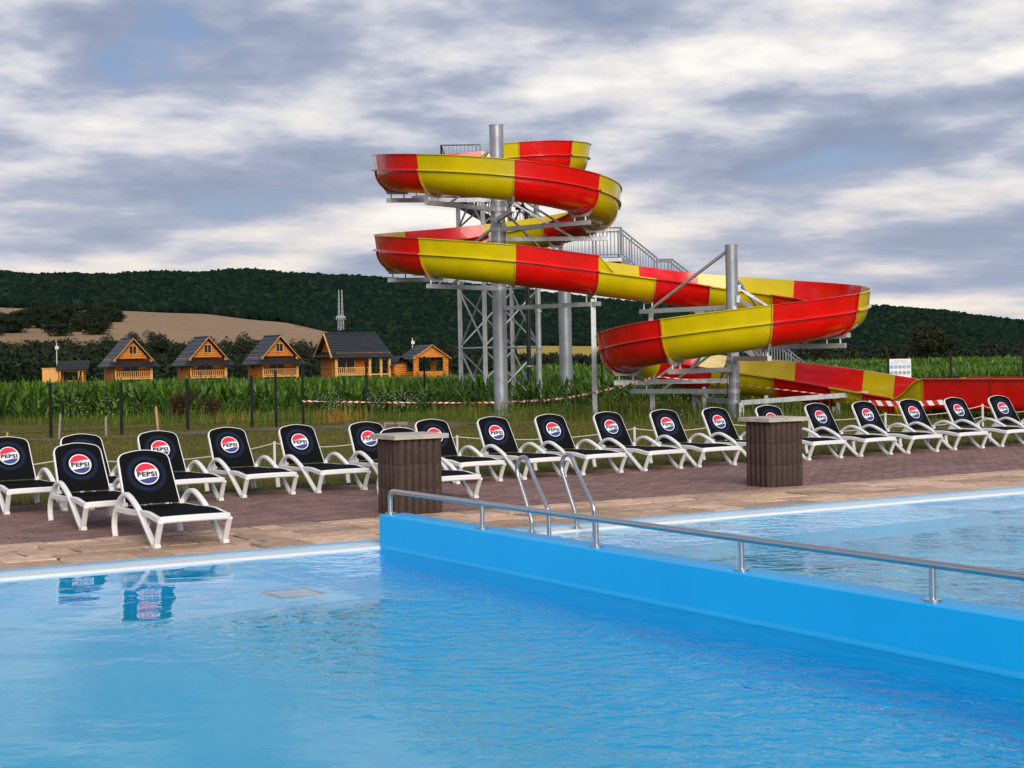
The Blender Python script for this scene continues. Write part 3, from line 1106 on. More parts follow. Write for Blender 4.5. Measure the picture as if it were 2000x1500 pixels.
# bare strip of gravelly soil along the fence
m_, t_, b_ = new_mat('bare_soil')
pos_ = t_.node('ShaderNodeNewGeometry').outputs['Position']
n_s = t_.noise(pos_, 9, 8, 0.7)
t_.put(b_.inputs['Base Color'], t_.ramp(n_s, [(0.3, (0.06, 0.045, 0.030)), (0.55, (0.125, 0.092, 0.062)), (0.78, (0.26, 0.20, 0.15))]))
b_.inputs['Roughness'].default_value = 0.95
t_.put(b_.inputs['Normal'], t_.bump(n_s, 0.9, 0.03))
V = []; Fc = []
path_pts = [(-14, 33.6), (-10.4, 36.0), (-7.5, 38.0), (-5.0, 39.6), (-3.0, 40.3), (-1.0, 40.6), (1.5, 40.0)]
sp = smooth_pts([(a, b, 0) for a, b in path_pts], 8)
nn = 5
for i, p in enumerate(sp):
    d = (sp[min(i + 1, len(sp) - 1)] - sp[max(i - 1, 0)]).normalized(); nrm = Vector((-d.y, d.x, 0))
    wd = 0.9 + 0.35 * math.sin(i * 0.9) + 1.4 * math.exp(-((p.x + 3.2) / 2.0) ** 2)
    wd *= min(1, (len(sp) - 1 - i) / 6)
    for k in range(nn):
        t = k / (nn - 1) * 2 - 1
        q_ = p + nrm * (t * wd * (0.75 + 0.35 * math.sin(i * 1.7 + k * 2) * abs(t)) + 0.22 * math.sin(i * 2.1 + k))
        V.append((q_.x, q_.y, float(ground_z(q_.x, q_.y)) + 0.010 + 0.018 * (1 - t * t)))
Fc = [(i * nn + k, (i + 1) * nn + k, (i + 1) * nn + k + 1, i * nn + k + 1) for i in range(len(sp) - 1) for k in range(nn - 1)]
tag(np_obj('soil_strip', V, Fc, m_, smooth=True), kind='structure')


# ================================================================== pool and paving (frame: x along the pool edge, y away from the water)
WATER_Z = -0.03
WALL_T, WALL_H = 0.27, 0.265
FLOOR_Z = -1.25


def pool_frame(o):
    o.location = (CX, CY, 0); o.rotation_euler = (0, 0, TH)
    return o


# paved ground under the slabs, as four sheets round the pool
def sheet(name, rects, z, mat):
    b = MB()
    for (u0, u1, w0, w1) in rects:
        b.add([(u0, w0, z), (u1, w0, z), (u1, w1, z), (u0, w1, z)], [(0, 1, 2, 3)])
    return tag(pool_frame(b.build(name, mat)), kind='structure')


deck = sheet('pool_deck', [(DECK_U0, DECK_U1, 0.40, 2.25), (DECK_U0, POOL_U0 - 0.4, POOL_W0 - 0.4, 0.40), (POOL_U1 + 0.4, DECK_U1, POOL_W0 - 0.4, 0.40), (DECK_U0, DECK_U1, DECK_W0, POOL_W0 - 0.4)], -0.016, M['stone_joint'])
pave = sheet('pavement', [(DECK_U0, DECK_U1, 2.25, DECK_W1)], -0.016, M['joint'])


def in_view(p, marg=60):
    px = 1000 + F_PX * p.x / p.y if p.y > 1 else 9999
    return -marg < px < 2000 + marg


def slab_mesh(sx, sy, g, bev, mat, name, seed, h=0.03):
    rg = random.Random(seed)
    b = MB()
    x0, x1, y0, y1 = g / 2, sx - g / 2, g / 2, sy - g / 2
    j = lambda: rg.uniform(-0.4, 0.4) * g
    b.cbox((x0, y0, -h), (x1, y1, 0), bev)
    b.v = [(x + j(), y + j(), z + (rg.uniform(-0.0015, 0.0015) if z > -0.001 else 0)) for x, y, z in b.v]
    return b


# tan stone slabs: rows of uneven lengths
rows = [(0.42, 0.46), (0.88, 0.31), (1.19, 0.46), (1.65, 0.31), (1.96, 0.29)]
rest = MB(); cnt = 0; cache = {}
for ri, (w0, hh) in enumerate(rows):
    u = DECK_U0 + 0.13 * ri
    while u < DECK_U1 - 0.7:
        L = random.choice((0.30, 0.46, 0.46, 0.62, 0.62, 0.78))
        p = W(u + L / 2, w0 + hh / 2)
        if in_view(p) and cnt < 300 and -7 < u < 15:
            key = (L, hh, random.randrange(3))
            if key not in cache:
                cache[key] = slab_mesh(L, hh, 0.028, 0.008, M['stone'], 'stone_slab', hash(key) % 1000).mesh('stone_slab', M['stone'])
            o = link_mesh('stone_slab', cache[key], deck)
            o.location = (u, w0, random.uniform(-0.004, 0.004)); cnt += 1
        else:
            s_ = slab_mesh(L, hh, 0.012, 0.006, None, '', cnt)
            rest.add([(x + u, y + w0, z) for x, y, z in s_.v], s_.f)
        u += L
rest.build('stone_slabs', M['stone'], deck)['kind'] = 'stuff'
# slabs on the other three sides of the pool
rest = MB()
for (u0, u1, w0, w1) in [(DECK_U0, DECK_U1, DECK_W0, POOL_W0 - 0.42), (DECK_U0, POOL_U0 - 0.42, POOL_W0 - 0.42, 0.42), (POOL_U1 + 0.42, DECK_U1, POOL_W0 - 0.42, 0.42)]:
    w = w0
    while w < w1 - 0.01:
        hh = min(0.46, w1 - w); u = u0
        while u < u1 - 0.01:
            L = min(random.choice((0.46, 0.62)), u1 - u)
            rest.cbox((u + 0.006, w + 0.006, -0.03), (u + L - 0.006, w + hh - 0.006, 0), 0.005); u += L
        w += hh
rest.build('stone_slabs', M['stone'], deck)['kind'] = 'stuff'

# brown brick pavers in running bond
BL, BW = 0.2, 0.1
cells = []
nr = int((DECK_W1 - 2.25) / BW)
for r_ in range(nr):
    u = -9.0 + (BL / 2 if r_ % 2 else 0)
    while u < 24:
        cells.append((u, 2.25 + r_ * BW)); u += BL
vis = []
for i, (u, w) in enumerate(cells):
    p = W(u + 0.1, w + 0.05)
    if in_view(p, -10): vis.append((p.x ** 2 + p.y ** 2, i))
near = set(i for _, i in sorted(vis)[:300])
bm_ = [slab_mesh(BL, BW, 0.008, 0.005, None, '', k, 0.03).mesh('brick', M['brick']) for k in range(4)]
rest = MB()
proto_b = [slab_mesh(BL, BW, 0.008, 0.005, None, '', k, 0.03) for k in range(4)]
for i, (u, w) in enumerate(cells):
    dz = random.uniform(-0.003, 0.001)
    if i in near:
        o = link_mesh('brick', bm_[i % 4], pave); o.location = (u, w, dz)
    else:
        b = proto_b[i % 4]
        rest.add([(x + u, y + w, z + dz) for x, y, z in b.v], b.f)
rest.build('bricks', M['brick'], pave)['kind'] = 'stuff'
b = MB()
b.box((DECK_U0, 2.25, -0.03), (-9.01, DECK_W1, -0.004)); b.box((24.11, 2.25, -0.03), (DECK_U1, DECK_W1, -0.004))
b.build('paver_field', M['brick'], pave)
b = MB(); b.box((DECK_U0, DECK_W1 - 0.03, -0.12), (DECK_U1, DECK_W1 + 0.03, -0.006)); b.build('edging', M['joint'], pave)

# basin
b = MB()
fl = FLOOR_Z
for (u0, u1) in ((POOL_U0, 0.0), (WALL_T, POOL_U1)):
    w0, w1 = POOL_W0, 0.0
    b.add([(u0, w0, fl), (u1, w0, fl), (u1, w1, fl), (u0, w1, fl)], [(0, 1, 2, 3)])
    for (a, c) in (((u0, w1), (u1, w1)), ((u1, w0), (u0, w0)), ((u0, w0), (u0, w1)), ((u1, w1), (u1, w0))):
        if a[0] == c[0] and a[0] in (0.0, WALL_T): continue
        b.add([(*a, fl), (*c, fl), (*c, -0.02), (*a, -0.02)], [(0, 1, 2, 3)])
tag(pool_frame(b.build('pool_basin', M['pool'])), kind='structure')

# water, one sheet for each pool
for nm, u0, u1, mt in (('water', POOL_U0, 0.0, 'water_left'), ('water', WALL_T, POOL_U1, 'water_right')):
    b = MB(); b.add([(u0, POOL_W0, WATER_Z), (u1, POOL_W0, WATER_Z), (u1, 0, WATER_Z), (u0, 0, WATER_Z)], [(0, 1, 2, 3)])
    tag(pool_frame(b.build(nm, M[mt])), kind='structure')

# rim: pale blue coping and white overflow grate round both pools
rim = empty('overflow_channel'); pool_frame(rim)
tag(rim, 'pale blue coping and white overflow grating running round the pool edge', 'pool edge')
b = MB()
G0, G1, K1 = 0.005, 0.24, 0.415
for (lo, hi) in (((POOL_U0 - 0.4, G1, -0.1), (POOL_U1 + 0.4, K1, 0.004)), ((POOL_U0 - 0.4, POOL_W0 - K1, -0.1), (POOL_U1 + 0.4, POOL_W0 - G1, 0.004)),
                 ((POOL_U0 - K1, POOL_W0 - G1, -0.1), (POOL_U0 - G1, G1, 0.004)), ((POOL_U1 + G1, POOL_W0 - G1, -0.1), (POOL_U1 + K1, G1, 0.004))):
    b.cbox(lo, hi, 0.006)
b.build('coping', M['coping'], rim)
b = MB()
b.box((POOL_U0 - G1, 0.001, -0.10), (POOL_U1 + G1, G1 - 0.001, -0.032))
b.box((POOL_U0 - G1, POOL_W0 - G1, -0.10), (POOL_U1 + G1, POOL_W0 - 0.001, -0.032))
b.box((POOL_U0 - G1, POOL_W0, -0.10), (POOL_U0 - 0.001, 0, -0.032)); b.box((POOL_U1 + 0.001, POOL_W0, -0.10), (POOL_U1 + G1, 0, -0.032))
b.build('gutter', M['coping'], rim)
b = MB()
u = -8.0
while u < 16:
    b.box((u, G0 + 0.004, -0.030), (u + 0.014, G1 - 0.004, -0.010)); u += 0.022
for w in (0.03, 0.12, 0.21): b.box((-8, w, -0.029), (16, w + 0.015, -0.0135))
b.box((POOL_U0, G0, -0.03), (-8.01, G1 - 0.004, -0.011)); b.box((16.03, G0, -0.03), (POOL_U1, G1 - 0.004, -0.011))
b.build('grating', M['grate'], rim)['kind'] = 'stuff'
b = MB(); b.box((POOL_U0, -0.014, -0.075), (-0.001, G0 + 0.003, -0.0125)); b.box((WALL_T + 0.001, -0.014, -0.075), (POOL_U1, G0 + 0.003, -0.0125)); b.build('nosing', M['grate'], rim)

# divider wall
b = MB()
r_ = 0.012
sec = [(0, FLOOR_Z), (0, WALL_H - r_), (r_ * 0.3, WALL_H - r_ * 0.3), (r_, WALL_H), (WALL_T - r_, WALL_H), (WALL_T - r_ * 0.3, WALL_H - r_ * 0.3), (WALL_T, WALL_H - r_), (WALL_T, FLOOR_Z)]
vs = [(x, 0.0, z) for x, z in sec] + [(x, POOL_W0, z) for x, z in sec]
k = len(sec)
b.add(vs, [(i, i + 1, k + i + 1, k + i) for i in range(k - 1)] + [tuple(range(k - 1, -1, -1)), tuple(range(k, 2 * k))])
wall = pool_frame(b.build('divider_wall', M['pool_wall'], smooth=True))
tag(wall, 'low bright blue painted wall dividing the two pools', 'wall')

# handrail on the divider wall
hr = empty('handrail', W(0.11, 0, WALL_H), TH)
tag(hr, 'low stainless steel handrail bolted along the blue divider wall', 'handrail')
b = MB()
RZ = 0.20
pts = [(0, 0.0, RZ - 0.09), (0, -0.002, RZ - 0.05), (0, -0.015, RZ - 0.018), (0, -0.045, RZ - 0.003), (0, -0.09, RZ)] + [(0, -y, RZ) for y in np.arange(1, 9.6, 1.0)] + [(0, -9.54, RZ), (0, -9.585, RZ - 0.003), (0, -9.615, RZ - 0.018), (0, -9.628, RZ - 0.05), (0, -9.63, RZ - 0.09)]
b.tube(pts, 0.0225, 14)
rail = b.build('rail', M['steel'], hr, True)
b = MB(); b.tube([(0, -5.62, RZ), (0, -5.66, RZ)], 0.0235, 14); b.build('coupling', M['steel'], rail, True)
for i in range(7):
    w = -1.605 * i
    b = MB(); b.tube([(0, w, 0), (0, w, RZ - (0.07 if i in (0, 6) else 0.01))], 0.0225 if i in (0, 6) else 0.018, 14)
    po = b.build('post', M['steel'], hr, True)
    b = MB(); b.disc((0, w), 0.048, 20, 0.0, 0.014); b.build('flange', M['steel'], po, True)

# pool ladder
ld = empty('pool_ladder', W(1.60, 0.05, 0), TH)
tag(ld, 'stainless steel pool ladder with two looped rails at the far pool edge', 'ladder')
prof = [(0.0, -0.012), (0.0, 0.10), (0.035, 0.17), (0.19, 0.44), (0.235, 0.53), (0.235, 0.60), (0.19, 0.665), (0.12, 0.685), (0.06, 0.665), (0.02, 0.61), (-0.09, 0.46), (-0.25, 0.27), (-0.295, 0.20), (-0.30, 0.12), (-0.30, -0.35), (-0.30, -1.0)]
for x in (0.0, 0.50):
    b = MB(); b.tube([(x, *p) for p in [tuple(q[1:]) for q in smooth_pts([(0, a, c) for a, c in prof], 4)]], 0.0205, 12)
    rl = b.build('side_rail', M['steel'], ld, True)
    b = MB(); b.tube([(x, 0.0, 0.075), (x, -0.30, 0.075)], 0.012, 8); b.build('stay', M['steel'], rl, True)
    b = MB(); b.disc((x, 0.0), 0.045, 16, -0.012, 0.004); b.build('flange', M['steel'], rl, True)
for z in (-0.22, -0.47, -0.72, -0.95):
    b = MB(); b.box((0, -0.34, z - 0.012), (0.5, -0.26, z + 0.012)); b.build('step', M['steel'], ld)

# floor outlet in the left pool
o = empty('floor_outlet', (-1.77, 12.83, FLOOR_Z), TH)
tag(o, 'square grey outlet cover on the floor of the calm pool', 'outlet')
b = MB(); b.box((-0.2, -0.2, 0), (0.2, 0.2, 0.012)); b.build('frame', simple('outlet_frame', (0.05, 0.12, 0.16), 0.5), o)
b = MB(); b.box((-0.16, -0.16, 0.0125), (0.16, 0.16, 0.018)); b.build('cover', simple('outlet_cover', (0.30, 0.42, 0.48), 0.5), o)


# ------------------------------------------------------------------ fluted pillars
def pillar(u, w, label):
    o = empty('pillar', W(u, w, 0), TH)
    tag(o, label, 'pillar')
    sx, sy = 0.50, 0.44
    def contour():
        P = []
        corners = [(0, 0), (sx, 0), (sx, sy), (0, sy)]
        for s in range(4):
            a = Vector(corners[s]); c = Vector(corners[(s + 1) % 4]); d = (c - a); L = d.length; d.normalize(); nrm = Vector((d.y, -d.x))
            n = 6 if s % 2 == 0 else 5
            for k in range(n):
                for t, h in ((0.0, -0.014), (0.09, 0.010), (0.25, 0.026), (0.5, 0.031), (0.75, 0.026), (0.91, 0.010)):
                    P.append(a + d * (L * (k + t) / n) + nrm * h)
        return P
    cp = contour(); n = len(cp)
    z = 0.0
    for i, hh in enumerate((0.262, 0.262, 0.262)):
        b = MB(); g = 0.004
        rgx = random.Random(i + int(u * 10))
        lev = [(z + 0.0005, 0.988), (z + g, 1.0), (z + hh - g, 1.0), (z + hh - 0.0005, 0.988)]
        vs = [(sx / 2 + (p.x - sx / 2) * s, sy / 2 + (p.y - sy / 2) * s, zz) for zz, s in lev for p in cp]
        fs = [(j * n + k, j * n + (k + 1) % n, (j + 1) * n + (k + 1) % n, (j + 1) * n + k) for j in range(3) for k in range(n)]
        fs += [tuple(range(n - 1, -1, -1)), tuple(3 * n + k for k in range(n))]
        b.add(vs, fs)
        b.build('block', M['fluted'], o, True)
        z += hh
    b = MB(); b.cbox((-0.07, -0.07, z), (sx + 0.07, sy + 0.07, z + 0.048), 0.006); b.build('cap', M['cap'], o)
    return o


pillar(1.36, 2.27, 'ribbed dark brown concrete pillar at the end of the blue divider wall')
pillar(6.40, 2.30, 'ribbed dark brown concrete pillar standing clear at the far pool edge beyond the ladder')


# ------------------------------------------------------------------ sun loungers
def build_lounger():
    root = empty('sun_lounger')
    hw = 0.318
    S = round_sec(0.052, 0.042, 0.010)
    arm = smooth_pts([(0, 1.20, 0.0), (0, 1.225, 0.09), (0, 1.205, 0.19), (0, 1.11, 0.30), (0, 1.00, 0.378), (0, 0.88, 0.416), (0, 0.78, 0.410), (0, 0.66, 0.372), (0, 0.50, 0.300), (0, 0.33, 0.185), (0, 0.16, 0.065), (0, 0.055, 0.0)], 4)
    for s in (-1, 1):
        x = s * hw
        b = MB(); b.sweep([(x, p.y, p.z) for p in arm], S)
        b.build('armrest', M['plastic'], root, True)
        b = MB()
        fl_ = smooth_pts([(0, 0.035, 0.0), (0, -0.005, 0.10), (0, -0.045, 0.185), (0, -0.075, 0.235)], 4)
        b.sweep([(x, p.y - 0.10 * p.z, p.z) for p in fl_], round_sec(0.050, 0.038, 0.008))
        b.box((x - 0.028, -0.005, 0.0), (x + 0.028, 0.085, 0.03))
        b.build('leg', M['plastic'], root, True)
        b = MB()
        rail_ = smooth_pts([(0, -0.065, 0.245), (0, 0.06, 0.258), (0, 0.22, 0.276), (0, 0.42, 0.276), (0, 0.70, 0.264), (0, 1.16, 0.262)], 4)
        b.sweep([(x * 0.985, p.y, p.z) for p in rail_], round_sec(0.040, 0.056, 0.008))
        # web plate that joins rail and leg
        b.add([(x * 0.985 - 0.012, 0.30, 0.26), (x * 0.985 - 0.012, 0.52, 0.26), (x * 0.985 - 0.012, 0.36, 0.185), (x * 0.985 + 0.012, 0.30, 0.26), (x * 0.985 + 0.012, 0.52, 0.26), (x * 0.985 + 0.012, 0.36, 0.185)],
              [(0, 2, 1), (3, 4, 5), (0, 3, 5, 2), (1, 2, 5, 4)])
        b.build('side_rail', M['plastic'], root, True)
    # bowed front rail and cross rails
    b = MB()
    fr = [(hw * math.sin(t * math.pi / 2) * 1.03, -0.075 - 0.045 * math.cos(t * math.pi / 2), 0.247 + 0.010 * math.cos(t * math.pi / 2)) for t in np.linspace(-1, 1, 15)]
    vs = []; sec = round_sec(0.045, 0.060, 0.010); n = len(sec)
    for p in fr:
        for a, c in sec: vs.append((p[0], p[1] + a, p[2] + c))
    fs = [(i * n + k, i * n + (k + 1) % n, (i + 1) * n + (k + 1) % n, (i + 1) * n + k) for i in range(len(fr) - 1) for k in range(n)]
    fs += [tuple(range(n - 1, -1, -1)), tuple((len(fr) - 1) * n + k for k in range(n))]
    b.add(vs, fs); b.build('front_rail', M['plastic'], root, True)
    for y, z in ((0.45, 0.235), (1.10, 0.245)):
        b = MB(); b.box((-hw * 0.97, y - 0.02, z - 0.02), (hw * 0.97, y + 0.02, z + 0.02)); b.build('cross_rail', M['plastic'], root)
    # seat sling
    nx, ny = 10, 16; b = MB(); vs = []
    for j in range(ny + 1):
        t = j / ny; y = -0.085 + t * (1.06 + 0.085)
        z = np.interp(y, [-0.09, 0.06, 0.22, 0.42, 0.7, 1.2], [0.272, 0.283, 0.302, 0.302, 0.291, 0.289])
        for i in range(nx + 1):
            a = i / nx * 2 - 1
            yy = y - (0.030 * (1 - a * a) * (1 - t) ** 4)
            vs.append((a * (hw - 0.012), yy, z - 0.012 * (1 - a * a) * math.sin(math.pi * t)))
    b.add(vs, [(j * (nx + 1) + i, j * (nx + 1) + i + 1, (j + 1) * (nx + 1) + i + 1, (j + 1) * (nx + 1) + i) for j in range(ny) for i in range(nx)])
    b.build('seat_sling', M['fabric'], root, True)
    # backrest: local plane (a across, b up the rest)
    P0 = Vector((0, 1.055, 0.298)); DB = Vector((0, 0.285, 0.47)).normalized(); NB = Vector((0, -DB.z, DB.y))
    def bp(a, bb, off=0.0): return P0 + Vector((a, 0, 0)) + DB * bb + NB * off
    Lb = 0.575; wb, wt = 0.262, 0.245; rc = 0.085
    out = [(-wb, 0.0)]
    out += [(-wt, Lb - rc - 0.03)]
    for t in np.linspace(0, 1, 6)[1:]:
        a = math.pi - t * math.pi / 2 * 0.86
        out.append((-wt + rc + rc * math.cos(a), Lb - rc - 0.03 + rc * math.sin(a)))
    x0 = out[-1]
    for t in np.linspace(0, 1, 5)[1:]:
        out.append((x0[0] * (1 - t), x0[1] + 0.028 * math.sin(t * math.pi / 2)))
    out = out + [(-a, bb) for a, bb in reversed(out[:-1])]
    b = MB(); sec = round_sec(0.024, 0.042, 0.007); n = len(sec); vs = []
    pts = out
    for i, (a, bb) in enumerate(pts):
        pa = Vector(pts[max(i - 1, 0)]); pb = Vector(pts[min(i + 1, len(pts) - 1)]); d = (pb - pa).normalized(); nr2 = Vector((d.y, -d.x))
        for s_, o_ in sec:
            q = Vector((a, bb)) + nr2 * s_
            vs.append(bp(q.x, q.y, o_ - 0.012))
    fs = [(i * n + k, i * n + (k + 1) % n, (i + 1) * n + (k + 1) % n, (i + 1) * n + k) for i in range(len(pts) - 1) for k in range(n)]
    fs += [tuple(range(n - 1, -1, -1)), tuple((len(pts) - 1) * n + k for k in range(n))]
    b.add(vs, fs); b.build('back_frame', M['plastic'], root, True)
    # back sling with printed ring (uv in metres)
    me = bpy.data.meshes.new('back_sling')
    cen = (0, 0.3); ring = [(a * 0.992, bb) for a, bb in out]
    vs2 = [cen] + ring
    me.from_pydata([bp(a, bb, 0.0105) for a, bb in vs2], [], [(0, i, i + 1) for i in range(1, len(ring))] + [(0, len(ring), 1)])
    uvl = me.uv_layers.new(name='UVMap')
    for lp in me.loops: uvl.data[lp.index].uv = vs2[lp.vertex_index]
    me.materials.append(M['sling'])
    sl = link_mesh('back_sling', me, root)
    # round emblem: white disc, red and blue waves, lettering
    lc = 0.318; RL = 0.118
    def flat(name, polys, off, mat, parent):
        b = MB()
        for poly in polys:
            b.add([bp(a, lc + c, off) for a, c in poly], [tuple(range(len(poly)))])
        return b.build(name, mat, parent)
    circ = lambda r, a0=0, a1=2 * math.pi, n=40: [(r * math.cos(a0 + (a1 - a0) * k / n), r * math.sin(a0 + (a1 - a0) * k / n)) for k in range(n + 1)]
    emb = flat('emblem', [circ(RL)[:-1]], 0.0125, M['logo_white'], sl)
    ri = RL * 0.915
    def wave_region(fn, top):
        xs = np.linspace(-ri * 0.985, ri * 0.985, 33); polys = []
        for i in range(32):
            xa, xb = xs[i], xs[i + 1]
            ya, yb = fn(xa), fn(xb)
            ca, cb = math.sqrt(max(0, ri * ri - xa * xa)), math.sqrt(max(0, ri * ri - xb * xb))
            if top:
                if ca <= ya and cb <= yb: continue
                polys.append([(xa, min(ya, ca)), (xb, min(yb, cb)), (xb, cb), (xa, ca)])
            else:
                if -ca >= ya and -cb >= yb: continue
                polys.append([(xa, -ca), (xb, -cb), (xb, max(yb, -cb)), (xa, max(ya, -ca))])
        return polys
    fr_ = lambda x: RL * (0.30 + 0.085 * math.sin(x / RL * 2.6 + 0.2) + 0.03 * x / RL)
    fb_ = lambda x: RL * (-0.43 + 0.085 * math.sin(x / RL * 2.6 + 0.2) + 0.03 * x / RL)
    flat('red_wave', wave_region(fr_, True), 0.0135, M['logo_red'], emb)
    flat('blue_wave', wave_region(fb_, False), 0.0135, M['logo_blue'], emb)
    cu = bpy.data.curves.new('lettering', 'FONT'); cu.body = 'PEPSI'; cu.align_x = 'CENTER'; cu.align_y = 'CENTER'; cu.size = 0.078; cu.offset = 0.0042; cu.resolution_u = 3; cu.space_character = 1.12
    to = bpy.data.objects.new('lettering_source', cu); COL.objects.link(to)
    dg = bpy.context.evaluated_depsgraph_get()
    tm = bpy.data.meshes.new_from_object(to.evaluated_get(dg))
    bpy.data.objects.remove(to)
    xs = [v.co.x for v in tm.vertices]; ys = [v.co.y for v in tm.vertices]
    kx = (RL * 1.64) / (max(xs) - min(xs)); mx = (max(xs) + min(xs)) / 2; my = (max(ys) + min(ys)) / 2
    ky = RL * 0.46 / (max(ys) - min(ys))
    for v in tm.vertices:
        v.co = bp((v.co.x - mx) * kx, lc - 0.055 * RL + (v.co.y - my) * ky, 0.0138)
    tm.materials.clear(); tm.materials.append(M['logo_text']); tm.name = 'lettering'
    link_mesh('lettering', tm, emb)
    # prop behind the back
    b = MB()
    for s in (-1, 1):
        b.tube([bp(s * 0.2, 0.30, -0.03), (s * 0.2, 1.13, 0.25)], 0.011, 6)
    b.tube([(-0.2, 1.13, 0.25), (0.2, 1.13, 0.25)], 0.011, 6)
    b.build('back_prop', M['plastic'], root)
    for s in (-1, 1):
        b = MB(); b.box((s * 0.275 - 0.022, 1.02, 0.28), (s * 0.275 + 0.022, 1.09, 0.325)); b.build('hinge', M['plastic'], root)
    return root


PROTO = build_lounger(); index_kids(PROTO)
ORD = ['first', 'second', 'third', 'fourth', 'fifth', 'sixth', 'seventh', 'eighth', 'ninth', 'tenth', 'eleventh', 'twelfth', 'thirteenth', 'fourteenth', 'fifteenth', 'sixteenth', 'seventeenth', 'last']
ROW = [(-1.90, 5.29), (-0.98, 5.25), (-0.07, 5.27), (0.94, 5.49), (1.90, 5.46), (2.87, 5.46), (3.86, 5.46), (4.88, 5.48), (5.88, 5.58), (6.94, 5.61), (7.92, 5.63), (8.97, 5.64), (10.0, 5.65), (11.09, 5.70), (12.10, 5.71), (13.23, 5.80), (14.35, 5.83), (15.4, 5.85)]
spots = [(u, w, 'white black-slinged lounger, %s in the long row counting towards the red splash trough' % ORD[i]) for i, (u, w) in enumerate(ROW)]
spots += [(-1.72, 3.03, 'white lounger with black sling between the pool-edge lounger and the long row'),
          (-1.65, 1.06, 'white lounger with black sling standing alone on the tan slabs at the pool edge'),
          (2.35, 3.48, 'white lounger with black sling half hidden behind the pillar at the divider wall')]
for i, (u, w, lab) in enumerate(spots):
    o = PROTO if i == 0 else copy_tree(PROTO)
    jr = random.uniform(-0.035, 0.035) if i < 18 else random.uniform(-0.012, 0.012)
    o.location = W(u + 0.325, w, 0.0); o.rotation_euler = (0, 0, TH + jr)
    tag(o, lab, 'sun lounger', 'sun loungers on the paved terrace')

# ================================================================== water slide
C1 = Vector((-0.33, 45.6)); C2 = Vector((5.69, 41.5)); RS = 2.82; RT = 0.58; EXT = 0.43; GR = 0.126
DV = C2 - C1
DEL = math.atan2(DV.y, DV.x) + R(90) - math.acos(2 * RS / DV.length)     # heading of the straight between the two spirals
LST = math.sqrt(DV.length ** 2 - 4 * RS * RS)
XS0 = 0.75; R0 = 1.1
segs = []                            # (length, curvature)
segs.append((1.0, 0.0)); segs.append((math.pi * R0, -1 / R0)); segs.append((XS0 - C1.x, 0.0))
sA = sum(l for l, _ in segs)         # here the path touches the first spiral at its far side
arc1 = R(540) + DEL
segs.append((arc1 * RS, 1 / RS)); s1e = sA + arc1 * RS
segs.append((LST, 0.0)); s2a = s1e + LST
PSI_END = -307.0
arc2 = R(90) + DEL - R(PSI_END)
segs.append((arc2 * RS, -1 / RS)); s2e = s2a + arc2 * RS
head_e = R(PSI_END - 90)             # heading on leaving the second spiral
turn = R(17)
segs.append((2.0, -turn / 2.0)); s3 = s2e + 2.0
segs.append((2.1, 0.0)); s4 = s3 + 2.1
segs.append((9.0, 0.0)); s5 = s4 + 9.0
# sample the path
DSTEP = 0.02
PX, PY, PH = [XS0 - 1.0], [C1.y + RS + 2 * R0], [0.0]
for L, k in segs:
    n = max(1, int(round(L / DSTEP))); ds = L / n
    for _ in range(n):
        h = PH[-1]; hm = h + k * ds / 2
        PX.append(PX[-1] + math.cos(hm) * ds); PY.append(PY[-1] + math.sin(hm) * ds); PH.append(h + k * ds)
        # store arc length implicitly below
PS = [0.0]
for L, k in segs:
    n = max(1, int(round(L / DSTEP)))
    PS += [PS[-1] + L / n * (i + 1) for i in range(n)]
PS = np.array(PS); PX = np.array(PX); PY = np.array(PY); PH = np.array(PH)
ZF_A = 6.41 + GR * RS * math.pi      # flange height where the first spiral begins


def zf(s):
    if s < sA: return ZF_A + 0.055 * (sA - s)
    zz = ZF_A - GR * (s - sA)
    if s > s4: zz = zf(s4 - 1e-4) + (0.91 - zf(s4 - 1e-4)) * float(ss(s, s4, s4 + 1.05))
    return zz


def frame(s):
    return np.interp(s, PS, PX), np.interp(s, PS, PY), np.interp(s, PS, PH)


def s_phi(deg): return sA + R(deg - 90) * RS
def s_psi(deg): return s2a + (R(90) + DEL - R(deg)) * RS


S_SW1 = sA + 0.1                      # high wall changes from the left to the right side
S_SW2 = 0.0


